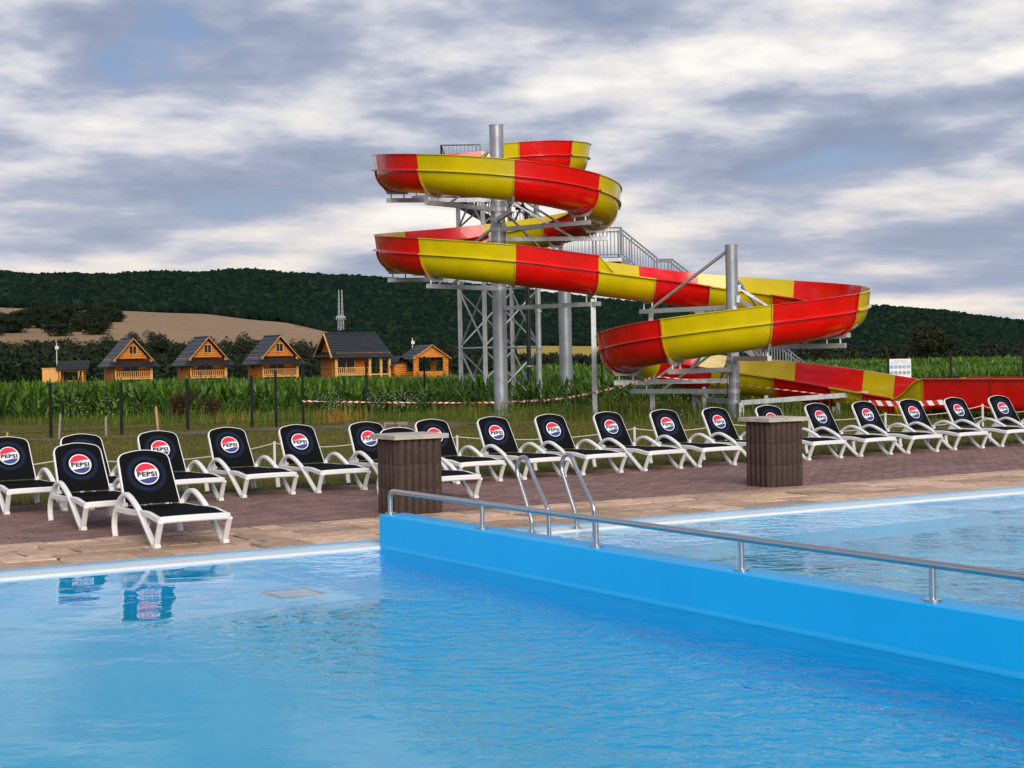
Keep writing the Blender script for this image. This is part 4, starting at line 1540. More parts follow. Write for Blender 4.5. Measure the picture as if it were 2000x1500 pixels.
def contour(s, grow=0.0):
    """closed section: list of (left offset, height) relative to the flange line"""
    box_m = float(ss(s, s4 - 0.1, s4 + 1.05))
    e = 1 - 0.78 * box_m
    r = RT + 0.2 * box_m; dp = RT + 0.17 * box_m
    lefty = 1.0 - float(ss(s, S_SW1 - 0.25, S_SW1 + 0.25)) if s < S_SW2 - 1 else float(np.clip((s - S_SW2) / 0.25, 0, 1))
    righty = float(ss(s, S_SW1 - 0.25, S_SW1 + 0.25)) if s < S_SW2 - 1 else float(np.clip(1 - (s - S_SW2) / 0.45, 0, 1))
    lefty *= 1 - float(np.clip((s - s4 + 0.2) / 0.7, 0, 1))
    hl = EXT * lefty; hr_ = EXT * righty
    t = 0.016
    fw = 0.075 * (1 - 0.6 * box_m)
    P = []
    # inside, from left top to right top
    P += [(r + 0.03 + 0.05 * hl / EXT, hl + 0.0), (r + 0.012, 0.02 if hl > 0.03 else 0.0)]
    for k in range(0, 19):
        a = math.pi * k / 18
        c, sn = math.cos(a), math.sin(a)
        P.append((r * math.copysign(abs(c) ** e, c), -dp * abs(sn) ** e))
    P += [(-r - 0.012, 0.02 if hr_ > 0.03 else 0.0), (-r - 0.03 - 0.05 * hr_ / EXT, hr_)]
    # outside, back
    P += [(-r - 0.075 - 0.05 * hr_ / EXT, hr_), (-r - 0.075 - 0.05 * hr_ / EXT, hr_ - 0.02), (-r - 0.048 - 0.05 * hr_ / EXT * 0.9, hr_ - 0.022), (-r - 0.035, 0.018), (-r - fw - 0.02, 0.016), (-r - fw - 0.02, -0.016), (-r - t, -0.020)]
    for k in range(18, -1, -1):
        a = math.pi * k / 18
        c, sn = math.cos(a), math.sin(a)
        P.append(((r + t) * math.copysign(abs(c) ** e, c), -(dp + t) * abs(sn) ** e - 0.02 * (1 - abs(sn))))
    P += [(r + fw + 0.02, -0.016), (r + fw + 0.02, 0.016), (r + 0.035, 0.018), (r + 0.048 + 0.05 * hl / EXT * 0.9, hl - 0.022), (r + 0.075 + 0.05 * hl / EXT, hl - 0.02), (r + 0.075 + 0.05 * hl / EXT, hl)]
    return P


def place(s, pts):
    x, y, h = frame(s); z = zf(s)
    lx, ly = -math.sin(h), math.cos(h)
    return [(x + lx * a, y + ly * a, z + c) for a, c in pts]


# joints between the moulded sections
JO = [0.0, 1.7, 3.69, 4.87]
JO += [s_phi(98 + 45 * k) for k in range(0, 13)]
sB = s_psi(98)
sJ = JO[-1]
JO += [sJ + (sB - sJ) * 0.40, sJ + (sB - sJ) * 0.70]
S_SW2 = JO[-2]
JO += [s_psi(98 - 45 * k) for k in range(0, 10)]
JO += [s3, s3 + 1.05, s4]
JO += [s4 + 1.1, s4 + 3.1, s4 + 5.1, s4 + 7.1, s5]
# colours alternate; fixed so that the front of the first spiral reads red - yellow - red
i_front = min(range(len(JO)), key=lambda i: abs(JO[i] - s_phi(233)))
slide = empty('water_slide', (C1.x, C1.y, 0))
tag(slide, 'red and yellow spiral water slide with high side walls on grey steel poles', 'water slide')


def child_at_world(o):
    o.parent = slide
    o.matrix_parent_inverse = Matrix.Translation((-C1.x, -C1.y, 0))
    return o


nJ = len(JO)
for i in range(nJ - 1):
    a, c = JO[i], JO[i + 1]
    runout = a >= s4 + 1.0
    yellow = ((i - i_front) % 2 == 0)
    if runout: yellow = False
    n = max(4, int((c - a) / 0.16)); b = MB(); rings = []
    for k in range(n + 1):
        rings.append(place(a + (c - a) * k / n, contour(a + 1e-4 + (c - a - 2e-4) * k / n)))
    m = len(rings[0])
    vs = [p for r_ in rings for p in r_]
    fs = [(k * m + j, (k + 1) * m + j, (k + 1) * m + (j + 1) % m, k * m + (j + 1) % m) for k in range(n) for j in range(m)]
    fs += [tuple(range(m)), tuple(n * m + j for j in range(m - 1, -1, -1))]
    b.add(vs, fs)
    sec_o = child_at_world(b.build('slide_section', M['yellow' if yellow else 'red'], None, True))
    # bolted flange at the downstream end
    for end, sgn in ((a, 1), (c, -1)):
        b = MB()
        prof = contour(end + sgn * 0.012)
        half = len(prof) // 2
        outer = prof[half - 1:]
        rings = []
        for off in (0.0, 0.026):
            s_ = end + sgn * (0.002 + off)
            for gk in (-0.004, 0.042):
                ring = []
                for q, (x_, z_) in enumerate(outer):
                    nx, nz = (x_, z_) if z_ < -0.03 else (x_ * 1.0, 0.0)
                    ln = math.hypot(nx, nz) or 1
                    ring.append((x_ + nx / ln * gk, z_ + nz / ln * gk))
                rings.append(place(s_, ring))
        m = len(outer)
        vs = [p for r_ in rings for p in r_]
        fs = []
        for j in range(m - 1):
            fs += [(1 * m + j, 1 * m + j + 1, 3 * m + j + 1, 3 * m + j), (0 * m + j, 1 * m + j, 1 * m + j + 1, 0 * m + j + 1), (2 * m + j, 2 * m + j + 1, 3 * m + j + 1, 3 * m + j)]
        b.cur = 0; b.add(vs, fs)
        if not runout:
            b.cur = 1
            for q in range(7, m - 6, 2):
                x_, z_ = outer[q]
                if z_ > -0.03: continue
                ln = math.hypot(x_, z_)
                p = Vector(place(end + sgn * 0.034, [(x_ * (1 + 0.02 / ln), z_ * (1 + 0.02 / ln))])[0])
                d_ = 0.013
                b.add([p + Vector(v) * d_ for v in ((1, 0, 0), (0, 1, 0), (-1, 0, 0), (0, -1, 0), (0, 0, 1), (0, 0, -1))], [(0, 1, 4), (1, 2, 4), (2, 3, 4), (3, 0, 4), (1, 0, 5), (2, 1, 5), (3, 2, 5), (0, 3, 5)])
        fo = b.build('flange', [M['orange_edge' if yellow else 'red_edge'], M['galv']], None)
        fo.parent = sec_o

# poles
def pole(x, y, r, top, name='pole'):
    b = MB(); z0 = float(ground_z(x, y)) - 0.1
    b.tube([(x, y, z0), (x, y, top)], r, 28)
    b.tube([(x, y, top), (x, y, top + 0.012)], r + 0.012, 28)
    po = child_at_world(b.build(name, M['galv_pole'], None, True))
    b = MB(); b.tube([(x, y, z0), (x, y, 0.03)], r + 0.16, 20)
    f = b.build('base_plate', M['galv'], None, True); f.parent = po
    return po


P1 = pole(C1.x, C1.y, 0.20, 8.18); P2 = pole(C2.x, C2.y, 0.157, 4.40)


def bracket(c, r0, ang, zb, rod_h, top_z, reach=None):
    """cantilever beam from a pole to under the trough, a tie rod and a saddle"""
    d = Vector((math.cos(ang), math.sin(ang), 0)); side = Vector((-d.y, d.x, 0))
    base_ = Vector((c.x, c.y, zb)); re = reach or (RS + 0.32)
    b = MB(); b.beam(base_ + d * r0, base_ + d * re, 0.10, 0.12)
    o = child_at_world(b.build('bracket_beam', M['galv'], None))
    b = MB(); b.box((-0.004, -0.1, -0.1), (0.016, 0.1, 0.16), Matrix.Translation(base_ + d * (r0 + 0.005)) @ Matrix.Rotation(ang, 4, 'Z'))
    b.tube([base_ + Vector((0, 0, -0.05)), base_ + Vector((0, 0, 0.05))], r0 + 0.012, 20)
    b.build('pole_clamp', M['galv'], None).parent = o
    b = MB()
    for k in (-0.18, 0.18):
        p = base_ + d * (RS + k)
        b.beam(p + Vector((0, 0, 0.05)), p + Vector((0, 0, 0.19)), 0.035)
    q0 = base_ + d * RS + Vector((0, 0, 0.17))
    b.add([q0 + d * x + side * t + Vector((0, 0, z)) for t in (-0.03, 0.03) for x, z in ((-0.28, 0), (0.28, 0), (0.42, 0.20), (0.2, 0.075), (0, 0.05), (-0.2, 0.075), (-0.42, 0.20))],
          [(0, 1, 2, 3, 4, 5, 6), (13, 12, 11, 10, 9, 8, 7), (0, 7, 8, 1), (1, 8, 9, 2), (0, 6, 13, 7)])
    b.build('saddle', M['galv'], None).parent = o
    zt = min(zb + rod_h, top_z)
    if rod_h:
        b = MB()
        p0 = base_ + d * (RS - 0.70) + Vector((0, 0, 0.05)); p1 = Vector((c.x, c.y, zt)) + d * (r0 + 0.02)
        b.beam(p0, p1, 0.055); mid = p0.lerp(p1, 0.86)
        b.beam(p0.lerp(p1, 0.80), p0.lerp(p1, 0.92), 0.085)
        b.beam(p1 - Vector((0, 0, 0.09)), p1 + Vector((0, 0, 0.09)), 0.10)
        b.build('tie_rod', M['galv'], None).parent = o
    return o


for k in range(1, 12):
    ph = 98 + 45 * k
    bracket(C1, 0.20, R(ph), zf(s_phi(ph)) - RT - 0.26, 1.15, 8.0)
for k in range(1, 10):
    ps = 98 - 45 * k
    zb = zf(s_psi(ps)) - RT - 0.26
    if zb > 0.15: bracket(C2, 0.157, R(ps), zb, 1.25, 4.3)
# joints on the straight
for si, pl_c, r0 in ((JO[JO.index(S_SW2)], C1, 0.20), (S_SW2 + (sB - sJ) * 0.30, C2, 0.157)):
    x, y, h = frame(si); zb = zf(si) - RT - 0.26
    v = Vector((x, y)) - pl_c; an = math.atan2(v.y, v.x)
    d = Vector((math.cos(an), math.sin(an), 0))
    b = MB(); b.beam(Vector((pl_c.x, pl_c.y, zb)) + d * r0, Vector((x, y, zb)) + d * 0.3, 0.10, 0.12)
    o = child_at_world(b.build('bracket_beam', M['galv'], None))
    b = MB()
    for k in (-0.16, 0.16): b.beam(Vector((x, y, zb + 0.05)) + d * k, Vector((x, y, zb + 0.24)) + d * k, 0.035)
    b.build('saddle', M['galv'], None).parent = o
    if pl_c is C2:
        b = MB(); b.beam(Vector((x, y, zb + 0.05)) - d * 0.1, Vector((C2.x, C2.y, 4.25)) + d * 0.17, 0.065); b.build('tie_rod', M['galv'], None).parent = o
    gx_, gy_ = x + (0.05 if pl_c is C1 else 0.1), y + (0.0 if pl_c is C1 else 0.35)
    b = MB(); b.beam((gx_, gy_, float(ground_z(gx_, gy_)) - 0.05), (gx_, gy_, zb + (0.14 if pl_c is C1 else 0.0)), 0.13); child_at_world(b.build('column', M['galv'], None))
# short trestles under the lower run
for s_ in (s2e - 0.4, s2e + 1.9, s2e - 2.4):
    x, y, h = frame(s_); zb = zf(s_) - RT - 0.05
    nrm = Vector((-math.sin(h), math.cos(h), 0))
    gz_ = float(ground_z(x, y)) - 0.05
    b = MB()
    for k in (-0.42, 0.42):
        p = Vector((x, y, 0)) + nrm * k
        b.beam((p.x, p.y, gz_), (p.x, p.y, zb + 0.12), 0.10)
    b.beam(Vector((x, y, zb - 0.06)) - nrm * 0.55, Vector((x, y, zb - 0.06)) + nrm * 0.55, 0.10)
    b.beam(Vector((x, y, gz_ + 0.1)) - nrm * 0.42, Vector((x, y, zb - 0.1)) + nrm * 0.42, 0.05)
    child_at_world(b.build('trestle', M['galv'], None))
# beam on the ground that carries the lower run
x, y, h = frame(s2e + 1.2)
b = MB(); b.beam((C2.x + 0.1, C2.y - 0.45, 0.36), (x + 0.9, y - 1.2, 0.52), 0.12, 0.12); b.beam((C2.x + 0.12, C2.y - 0.45, 0.36), (C2.x + 0.12, C2.y - 0.45, -0.1), 0.12)
b.beam((x + 0.2, y - 0.95, 0.45), (x + 0.2, y - 0.9, -0.1), 0.10); b.beam((x + 0.85, y - 1.2, 0.5), (x + 0.85, y - 1.2, -0.1), 0.10)
child_at_world(b.build('ground_beam', M['galv'], None))

# ================================================================== stair tower behind the slide
tow = empty('stair_tower', (-0.4, 54.2, 0))
tag(tow, 'galvanised steel stair tower with braced legs and long stairs behind the slide', 'stair tower')
TINV = Matrix.Translation((0.4, -54.2, 0))


def tpart(b, name, mat, smooth=False, parent=None):
    o = b.build(name, mat, None, smooth)
    if parent: o.parent = parent
    else:
        o.parent = tow; o.matrix_parent_inverse = TINV
    return o


e1 = Vector((0.515, -0.857)); e2 = Vector((0.857, 0.515))
tB = Vector((-0.875, 53.0)); tA = tB - e1 * 1.66; tC = tB + e2 * 2.05; tD = tA + e2 * 2.05
LEV = [0.0, 1.95, 3.97, 5.95, 7.75]
for c_ in (tA, tB, tC, tD):
    b = MB(); b.beam((c_.x, c_.y, -0.15), (c_.x, c_.y, 7.78), 0.145); tpart(b, 'column', M['galv'])
for pa, pb in ((tA, tD), (tB, tC), (tA, tB), (tD, tC)):
    for li in range(4):
        z0, z1 = LEV[li] + 0.06, LEV[li + 1] - 0.1
        b = MB(); b.tube([(pa.x, pa.y, z0), (pb.x, pb.y, z1)], 0.034, 8); tpart(b, 'brace', M['galv'], True)
        b = MB(); b.tube([(pa.x, pa.y, z1), (pb.x, pb.y, z0)], 0.034, 8); tpart(b, 'brace', M['galv'], True)
        b = MB(); b.tube([(pa.x, pa.y, LEV[li + 1]), (pb.x, pb.y, LEV[li + 1])], 0.034, 8); tpart(b, 'tie', M['galv'], True)
# supply pipes
b = MB(); x_ = (1033 - 1000) / F_PX * 52.6
b.tube([(x_, 52.6, -0.1), (x_, 52.6, 6.30), (x_ - 0.02, 52.6, 6.42), (x_ - 0.12, 52.6, 6.5), (x_ - 0.55, 52.6, 6.5)], 0.075, 12)
pp = tpart(b, 'supply_pipe', M['black_pipe'], True)
b = MB()
for z in (1.3, 3.2): b.tube([(x_, 52.6, z), (x_, 52.6, z + 0.05)], 0.10, 12)
tpart(b, 'pipe_clip', M['galv'], True, pp)
b = MB(); xd = (1053 - 1000) / F_PX * 53.6
b.tube([(xd, 53.6, -0.1), (xd, 53.6, 7.3)], 0.085, 12)
dp_ = tpart(b, 'drain_pipe', M['galv'], True)
for z in (0.7, 1.9, 3.1, 4.8):
    b = MB(); b.tube([(xd, 53.6, z), (xd, 53.6, z + 0.09)], 0.115, 12); tpart(b, 'pipe_collar', M['galv'], True, dp_)


def X57(px, Y=57.0): return (px - 1000) / F_PX * Y


def railing(p0, p1, h=1.05, end_posts=True, sp_=0.125):
    """railing between two floor points"""
    p0 = Vector(p0); p1 = Vector(p1); up_ = Vector((0, 0, h)); b = MB()
    b.tube([p0 + up_, p1 + up_], 0.026, 8); b.tube([p0 + Vector((0, 0, 0.12)), p1 + Vector((0, 0, 0.12))], 0.016, 6)
    L = (p1 - p0).length; n = max(1, int(L / sp_))
    for k in range(n + 1):
        q = p0.lerp(p1, k / n)
        b.beam(q + Vector((0, 0, 0.12)), q + up_, 0.05 if k in (0, n) or k % 9 == 0 else 0.020)
    return tpart(b, 'railing', M['rail_grey'])


def flight(x0, z0, x1, z1, Y=57.0, wd=1.1):
    """stairs from the low end (x0,z0) to the high end (x1,z1)"""
    n = max(2, int(round(abs(z1 - z0) / 0.185)))
    for s in (-1, 1):
        b = MB(); b.beam((x0, Y + s * wd / 2, z0 - 0.02), (x1, Y + s * wd / 2, z1 - 0.02), 0.05, 0.24); tpart(b, 'stringer', M['rail_grey'])
        railing((x0, Y + s * wd / 2, z0 + 0.1), (x1, Y + s * wd / 2, z1 + 0.1), 1.0)
    for k in range(1, n + 1):
        t = (k - 0.5) / n; x = x0 + (x1 - x0) * t; z = z0 + (z1 - z0) * k / n
        b = MB(); b.box((x - 0.15, Y - wd / 2 + 0.03, z - 0.035), (x + 0.15, Y + wd / 2 - 0.03, z)); tpart(b, 'tread', M['rail_grey'])


def landing(xa, xb, ya, yb, z, name='landing'):
    b = MB(); b.box((xa, ya, z - 0.12), (xb, yb, z)); return tpart(b, name, M['galv'])


ZP = 7.45
landing(X57(876, 55), X57(1062, 53.5), 52.0, 57.6, ZP, 'platform')
railing((X57(876, 55), 52.0, ZP), (X57(945, 52), 52.0, ZP)); railing((X57(876, 55), 52.0, ZP), (X57(876, 55), 57.6, ZP))
railing((X57(876, 55), 57.6, ZP), (X57(1062, 53.5), 57.6, ZP)); railing((X57(1062, 53.5), 54.0, ZP), (X57(1062, 53.5), 57.6, ZP))
flight(X57(1100), 5.03, X57(874), 7.40, 57.1)
landing(X57(1100), X57(1214), 55.9, 57.7, 5.0)
railing((X57(1100), 55.9, 5.0), (X57(1214), 55.9, 5.0)); railing((X57(1100), 57.7, 5.0), (X57(1214), 57.7, 5.0))
flight(X57(1284), 3.92, X57(1214), 4.98, 57.1)
landing(X57(1284), X57(1312), 56.5, 57.7, 3.9)
railing((X57(1284), 56.5, 3.9), (X57(1312), 56.5, 3.9)); railing((X57(1284), 57.7, 3.9), (X57(1312), 57.7, 3.9))
flight(X57(1590), -0.2, X57(1312), 3.88, 57.1)
b = MB(); x_ = (1095 - 1000) / F_PX * 53.2
b.tube([(x_ + 0.27, 56.3, -0.3), (x_ + 0.27, 56.3, 4.88)], 0.225, 24); tpart(b, 'landing_pole', M['galv_pole'], True)
# hoops at the head of the slide
for k in (1037, 1043):
    b = MB(); x_ = (k - 1000) / F_PX * 52.2
    b.tube(smooth_pts([(x_, 52.2, ZP), (x_, 52.2, ZP + 0.95), (x_ + 0.02, 52.1, ZP + 1.08), (x_ + 0.03, 51.8, ZP + 1.1), (x_ + 0.04, 51.6, ZP + 1.0), (x_ + 0.04, 51.6, ZP)], 4), 0.028, 8); tpart(b, 'entry_hoop', M['galv'], True)
b = MB(); x_ = (1030 - 1000) / F_PX * 52.2; b.box((x_ - 0.07, 52.1, ZP), (x_ + 0.07, 52.3, ZP + 0.78)); tpart(b, 'control_box', M['black_pipe'])

# ================================================================== fence
fen = empty('fence', (-10.62, 37.05, 0)); FINV = Matrix.Translation((10.62, -37.05, 0))
tag(fen, 'black post and wire fence along the edge of the maize field', 'fence')
FP = [(-30, 1.18, -12.2, 36.0), (97, 1.20, -10.62, 37.05), (235, 1.19, -9.31, 38.35), (365, 1.23, -7.95, 39.4), (490, 1.27, -6.53, 40.35), (537, 1.39, -5.98, 40.7), (590, 1.46, -5.36, 41.2), (715, 1.59, -4.22, 46.6), (828, 1.70, -2.94, 53.9),
      (1175, 1.46, 3.33, 60.0), (1240, 1.0, 4.57, 60.0), (1325, 1.1, 6.2, 60.0), (1412, 1.1, 7.85, 60.0), (1580, 1.05, 10.95, 59.5), (1735, 1.53, 13.4, 57.5), (1857, 1.61, 15.5, 57.0), (1995, 1.66, 17.8, 56.2), (2130, 1.66, 20.0, 55.6)]
prevp = None
for i, (px, zt, X, Y) in enumerate(FP):
    g0 = float(ground_z(X, Y))
    b = MB(); b.beam((X, Y, g0 - 0.2), (X, Y, zt), 0.062); b.beam((X, Y, zt), (X, Y, zt + 0.012), 0.07)
    o = b.build('post', M['post_black']); o.parent = fen; o.matrix_parent_inverse = FINV
    if prevp is not None and (X - prevp[0]) < 4:
        b = MB()
        for t in (0.12, 0.5, 0.92):
            b.tube([(prevp[0], prevp[1], prevp[3] + (prevp[2] - prevp[3]) * t), (X, Y, g0 + (zt - g0) * t)], 0.0035, 4)
        o = b.build('wire', M['post_black']); o.parent = fen; o.matrix_parent_inverse = FINV
    prevp = (X, Y, zt, g0)
b = MB(); b.beam((-7.95, 39.4, 0.62), (-7.66, 39.62, 0.95), 0.045); o = b.build('brace', M['post_black']); o.parent = fen; o.matrix_parent_inverse = FINV


# ------------------------------------------------------------------ barrier tape, rope, stakes
def tape(name, pts, width, label, twist=0.0, pitch=0.22):
    sp_ = smooth_pts(pts, 12); V = []; uv = []; L = 0
    for i, p in enumerate(sp_):
        if i: L += (p - sp_[i - 1]).length
        d = (sp_[min(i + 1, len(sp_) - 1)] - sp_[max(i - 1, 0)]).normalized()
        a = twist * L
        s_ = Vector((-d.y, d.x, 0)).normalized()
        o_ = Vector((0, 0, 1)) * math.cos(a) + s_ * math.sin(a)
        V += [p - o_ * width / 2, p + o_ * width / 2]; uv += [(L / pitch, 0), (L / pitch, 1)]
    me = bpy.data.meshes.new(name)
    me.from_pydata([tuple(v - V[0]) for v in V], [], [(2 * i, 2 * i + 1, 2 * i + 3, 2 * i + 2) for i in range(len(sp_) - 1)])
    u_ = me.uv_layers.new(name='UVMap')
    for lp in me.loops: u_.data[lp.index].uv = uv[lp.vertex_index]
    me.materials.append(M['tape']); o = link_mesh(name, me); o.location = V[0]
    md = o.modifiers.new('thick', 'SOLIDIFY'); md.thickness = 0.002
    return tag(o, label, 'tape')


tape('barrier_tape', [(-5.36, 41.15, 0.60), (-3.6, 42.9, 0.49), (-1.8, 44.5, 0.40), (-0.52, 45.4, 0.36)], 0.045, 'red and white barrier tape from the black fence to the tall slide pole', 2.0)
tape('barrier_tape', [(-0.34, 45.37, 0.36), (1.2, 42.6, 0.50), (2.5, 40.3, 0.79), (3.42, 38.3, 1.10)], 0.07, 'twisted red and white barrier tape rising from the tall pole to the lower spiral', 5.0)
tape('barrier_tape', [(3.45, 38.28, 1.10), (5.3, 37.6, 0.88), (7.0, 36.6, 0.66), (8.1, 35.2, 0.47)], 0.018, 'thin barrier tape running from the lower spiral to the white stakes', 1.0)
tape('barrier_tape', [(7.55, 34.2, 0.52), (8.3, 33.7, 0.50), (9.1, 33.2, 0.545)], 0.11, 'red and white striped tape stretched between white stakes before the splash trough', 0.25)


def stake(x, y, h, mat, label, wdt=0.045, tilt=0.0):
    o = empty('stake', (x, y, float(ground_z(x, y))))
    b = MB(); b.beam((0, 0, -0.15), (tilt, 0, h), wdt); b.beam((tilt, 0, h), (tilt, 0, h + wdt * 0.5), wdt * 0.6)
    b.build('shaft', mat, o)
    tag(o, label, 'stake')
    return o


ropeb = empty('rope_barrier', (-3.8, 25.9, 0)); RINV = Matrix.Translation((3.8, -25.9, 0))
tag(ropeb, 'low rope strung between thin white stakes along the lawn behind the loungers', 'rope barrier')
RP = [W(-3.2, 9.3), W(0.0, 9.6), at(533, 862, 25.7), at(700, 862, 27.0), at(890, 850, 28.6), W(10.2, 10.4), W(12.4, 10.6), W(14.6, 10.8), at(1727, 806, 31.0), at(1917, 789, 32.2), W(21.5, 11.2)]
tops = []
for i, p in enumerate(RP):
    zt = p.z if p.z > 0.05 else 0.36
    g0 = float(ground_z(p.x, p.y))
    b = MB(); b.tube([(p.x, p.y, g0 - 0.1), (p.x, p.y, zt)], 0.022, 6); o = b.build('stake', M['stake_white'], None); o.parent = ropeb; o.matrix_parent_inverse = RINV
    tops.append(Vector((p.x, p.y, zt - 0.03)))
for i in range(len(tops) - 1):
    a, c = tops[i], tops[i + 1]; n = 12; L = (c - a).length
    pts = [a.lerp(c, k / n) - Vector((0, 0, 0.035 * L * 4 * (k / n) * (1 - k / n))) for k in range(n + 1)]
    b = MB(); b.tube(pts, 0.0085, 5); o = b.build('rope', M['rope'], None, True); o.parent = ropeb; o.matrix_parent_inverse = RINV
    if i >= 7:
        b = MB(); b.tube([q - Vector((0, 0, 0.22)) for q in pts], 0.0085, 5); o = b.build('rope', M['rope'], None, True); o.parent = ropeb; o.matrix_parent_inverse = RINV

stake(7.55, 34.2, 0.60, M['stake_white'], 'white stake at the yellow mouth of the splash trough holding the striped tape', 0.035)
stake(9.1, 33.2, 0.62, M['stake_white'], 'white stake before the red trough wall at the end of the striped tape', 0.035)
p = at(12, 845, 30.5); stake(p.x, p.y, 0.42, M['wood_stake'], 'orange timber stake beside the cluster of loungers at the lawn edge', 0.035)
p = at(308, 838, 39.0); stake(p.x, p.y, 0.62, M['wood_stake'], 'leaning orange timber stake between two black fence posts', 0.05, -0.06)
p = at(112, 845, 36.0); stake(p.x, p.y, 0.58, M['wood_grey'], 'weathered grey stake next to a black fence post', 0.045, 0.05)
p = at(205, 835, 38.0); stake(p.x, p.y, 0.45, M['wood_grey'], 'short grey stake in the weeds between black fence posts', 0.05)

# sapling with its timber guard
sap = empty('sapling', (-2.45, 33.5, -0.03)); tag(sap, 'young sapling tied inside a small timber guard on the lawn', 'sapling')
b = MB(); b.tube([(0, 0, 0), (0.01, 0, 0.35), (-0.01, 0, 0.7)], [0.012, 0.009, 0.004], 6); b.build('trunk', M['bark'], sap)
v_, f_ = leaf_quads(np.stack([RNG.normal(0, 0.07, 90), RNG.normal(0, 0.07, 90), RNG.uniform(0.42, 0.72, 90)], -1), RNG.uniform(0, 6.28, 90), RNG.uniform(0.05, 0.1, 90), RNG.uniform(0.3, 0.9, 90), 0.014 + 0 * RNG.uniform(0, 1, 90), RNG.uniform(0, 0.5, 90), 2)
np_obj('foliage', v_, f_, M['weed'], sap)
for x, y in ((-0.22, 0.1), (0.10, -0.1), (0.22, 0.12)):
    b = MB(); b.beam((x, y, -0.1), (x, y, 0.34), 0.035); b.build('guard_post', M['wood_grey'], sap)
b = MB(); b.beam((-0.24, 0.1, 0.325), (0.25, 0.1, 0.325), 0.03, 0.045); b.beam((0.10, -0.12, 0.30), (0.24, 0.13, 0.30), 0.03, 0.045); b.build('guard_rail', M['wood_grey'], sap)

# ------------------------------------------------------------------ rules sign behind the splash trough
p = at(1758, 775, 44.0)
sg = empty('sign_board', (p.x, p.y, 0)); tag(sg, 'white rules board with two rows of pictograms behind the splash trough', 'sign')
sc_ = 44.0 / F_PX
wS, zt, zb = 42 * sc_ / 2, at(1758, 701, 44.0).z, at(1758, 762, 44.0).z
b = MB(); b.box((-wS, 0, zb - 0.1), (wS, 0.03, zt)); bd = b.build('board', M['board'], sg)
for s in (-1, 1):
    b = MB(); b.tube([(s * wS * 0.8, 0.06, -0.1), (s * wS * 0.8, 0.06, zt - 0.05)], 0.025, 8); b.build('post', M['galv'], sg)
b = MB()
zl = zt - 3.2 * sc_
b.box((-wS * 0.6, -0.004, zl - 1.4 * sc_), (wS * 0.6, -0.001, zl)); 
for k in range(2):
    b.box((-wS * 0.9, -0.004, zl - (4.0 + k * 1.7) * sc_), (-wS * 0.15, -0.001, zl - (3.4 + k * 1.7) * sc_)); b.box((wS * 0.1, -0.004, zl - (4.0 + k * 1.7) * sc_), (wS * 0.85, -0.001, zl - (3.4 + k * 1.7) * sc_))
b.build('text_lines', simple('faint_sign_text', (0.45, 0.47, 0.52), 0.5), bd)
for row in range(2):
    for k in range(5):
        cx_s = (-0.80 + 0.385 * k) * wS; cz = zt - (15.5 + row * 11.5) * sc_; hs = 3.0 * sc_
        b = MB()
        if row == 0 and k != 2:
            b.box((cx_s - hs, -0.006, cz - hs), (cx_s + hs, -0.002, cz + hs))
            pc = b.build('pictogram', M['picto'], bd)
            b = MB()
            if k == 1: b.box((cx_s - hs * 0.5, -0.009, cz - hs * 0.5), (cx_s + hs * 0.5, -0.0065, cz - hs * 0.25)); b.box((cx_s - hs * 0.1, -0.009, cz - hs * 0.2), (cx_s + hs * 0.15, -0.0065, cz + hs * 0.5))
            elif k == 3: b.beam((cx_s - hs * 0.4, -0.008, cz + hs * 0.6), (cx_s + hs * 0.3, -0.008, cz - hs * 0.6), 0.012, 0.003, (0, 1, 0)); b.box((cx_s - hs * 0.1, -0.009, cz - hs * 0.7), (cx_s + hs * 0.6, -0.0065, cz - hs * 0.45))
            elif k == 4: b.box((cx_s - hs * 0.2, -0.009, cz + hs * 0.1), (cx_s + hs * 0.25, -0.0065, cz + hs * 0.55)); b.box((cx_s - hs * 0.7, -0.009, cz - hs * 0.6), (cx_s + hs * 0.1, -0.0065, cz - hs * 0.1))
            else: b.box((cx_s - hs * 0.15, -0.009, cz - hs * 0.6), (cx_s + hs * 0.15, -0.0065, cz + hs * 0.3))
            b.build('figure', M['board'], pc)
        else:
            for a_ in range(20):
                t0, t1 = 2 * math.pi * a_ / 20, 2 * math.pi * (a_ + 1) / 20
                b.beam((cx_s + hs * math.cos(t0), -0.004, cz + hs * math.sin(t0)), (cx_s + hs * math.cos(t1), -0.004, cz + hs * math.sin(t1)), 0.010, 0.004, (0, 1, 0))
            pc = b.build('pictogram', M['ink'], bd)
            b = MB()
            if k % 2: b.box((cx_s - hs * 0.5, -0.006, cz - hs * 0.1), (cx_s + hs * 0.5, -0.003, cz + hs * 0.5)); b.box((cx_s - hs * 0.2, -0.006, cz - hs * 0.6), (cx_s + hs * 0.2, -0.003, cz - hs * 0.1))
            else: b.beam((cx_s - hs * 0.4, -0.005, cz - hs * 0.5), (cx_s + hs * 0.35, -0.005, cz + hs * 0.5), 0.022, 0.003, (0, 1, 0))
            b.build('figure', M['ink'], pc)

# ================================================================== log cabins
def log_wall(b, p0, p1, z0, z1, lh=0.21):
    n = int((z1 - z0) / lh)
    for k in range(n):
        z = z0 + lh * (k + 0.5)
        b.tube([(p0[0], p0[1], z), (p1[0], p1[1], z)], lh * 0.54, 7)


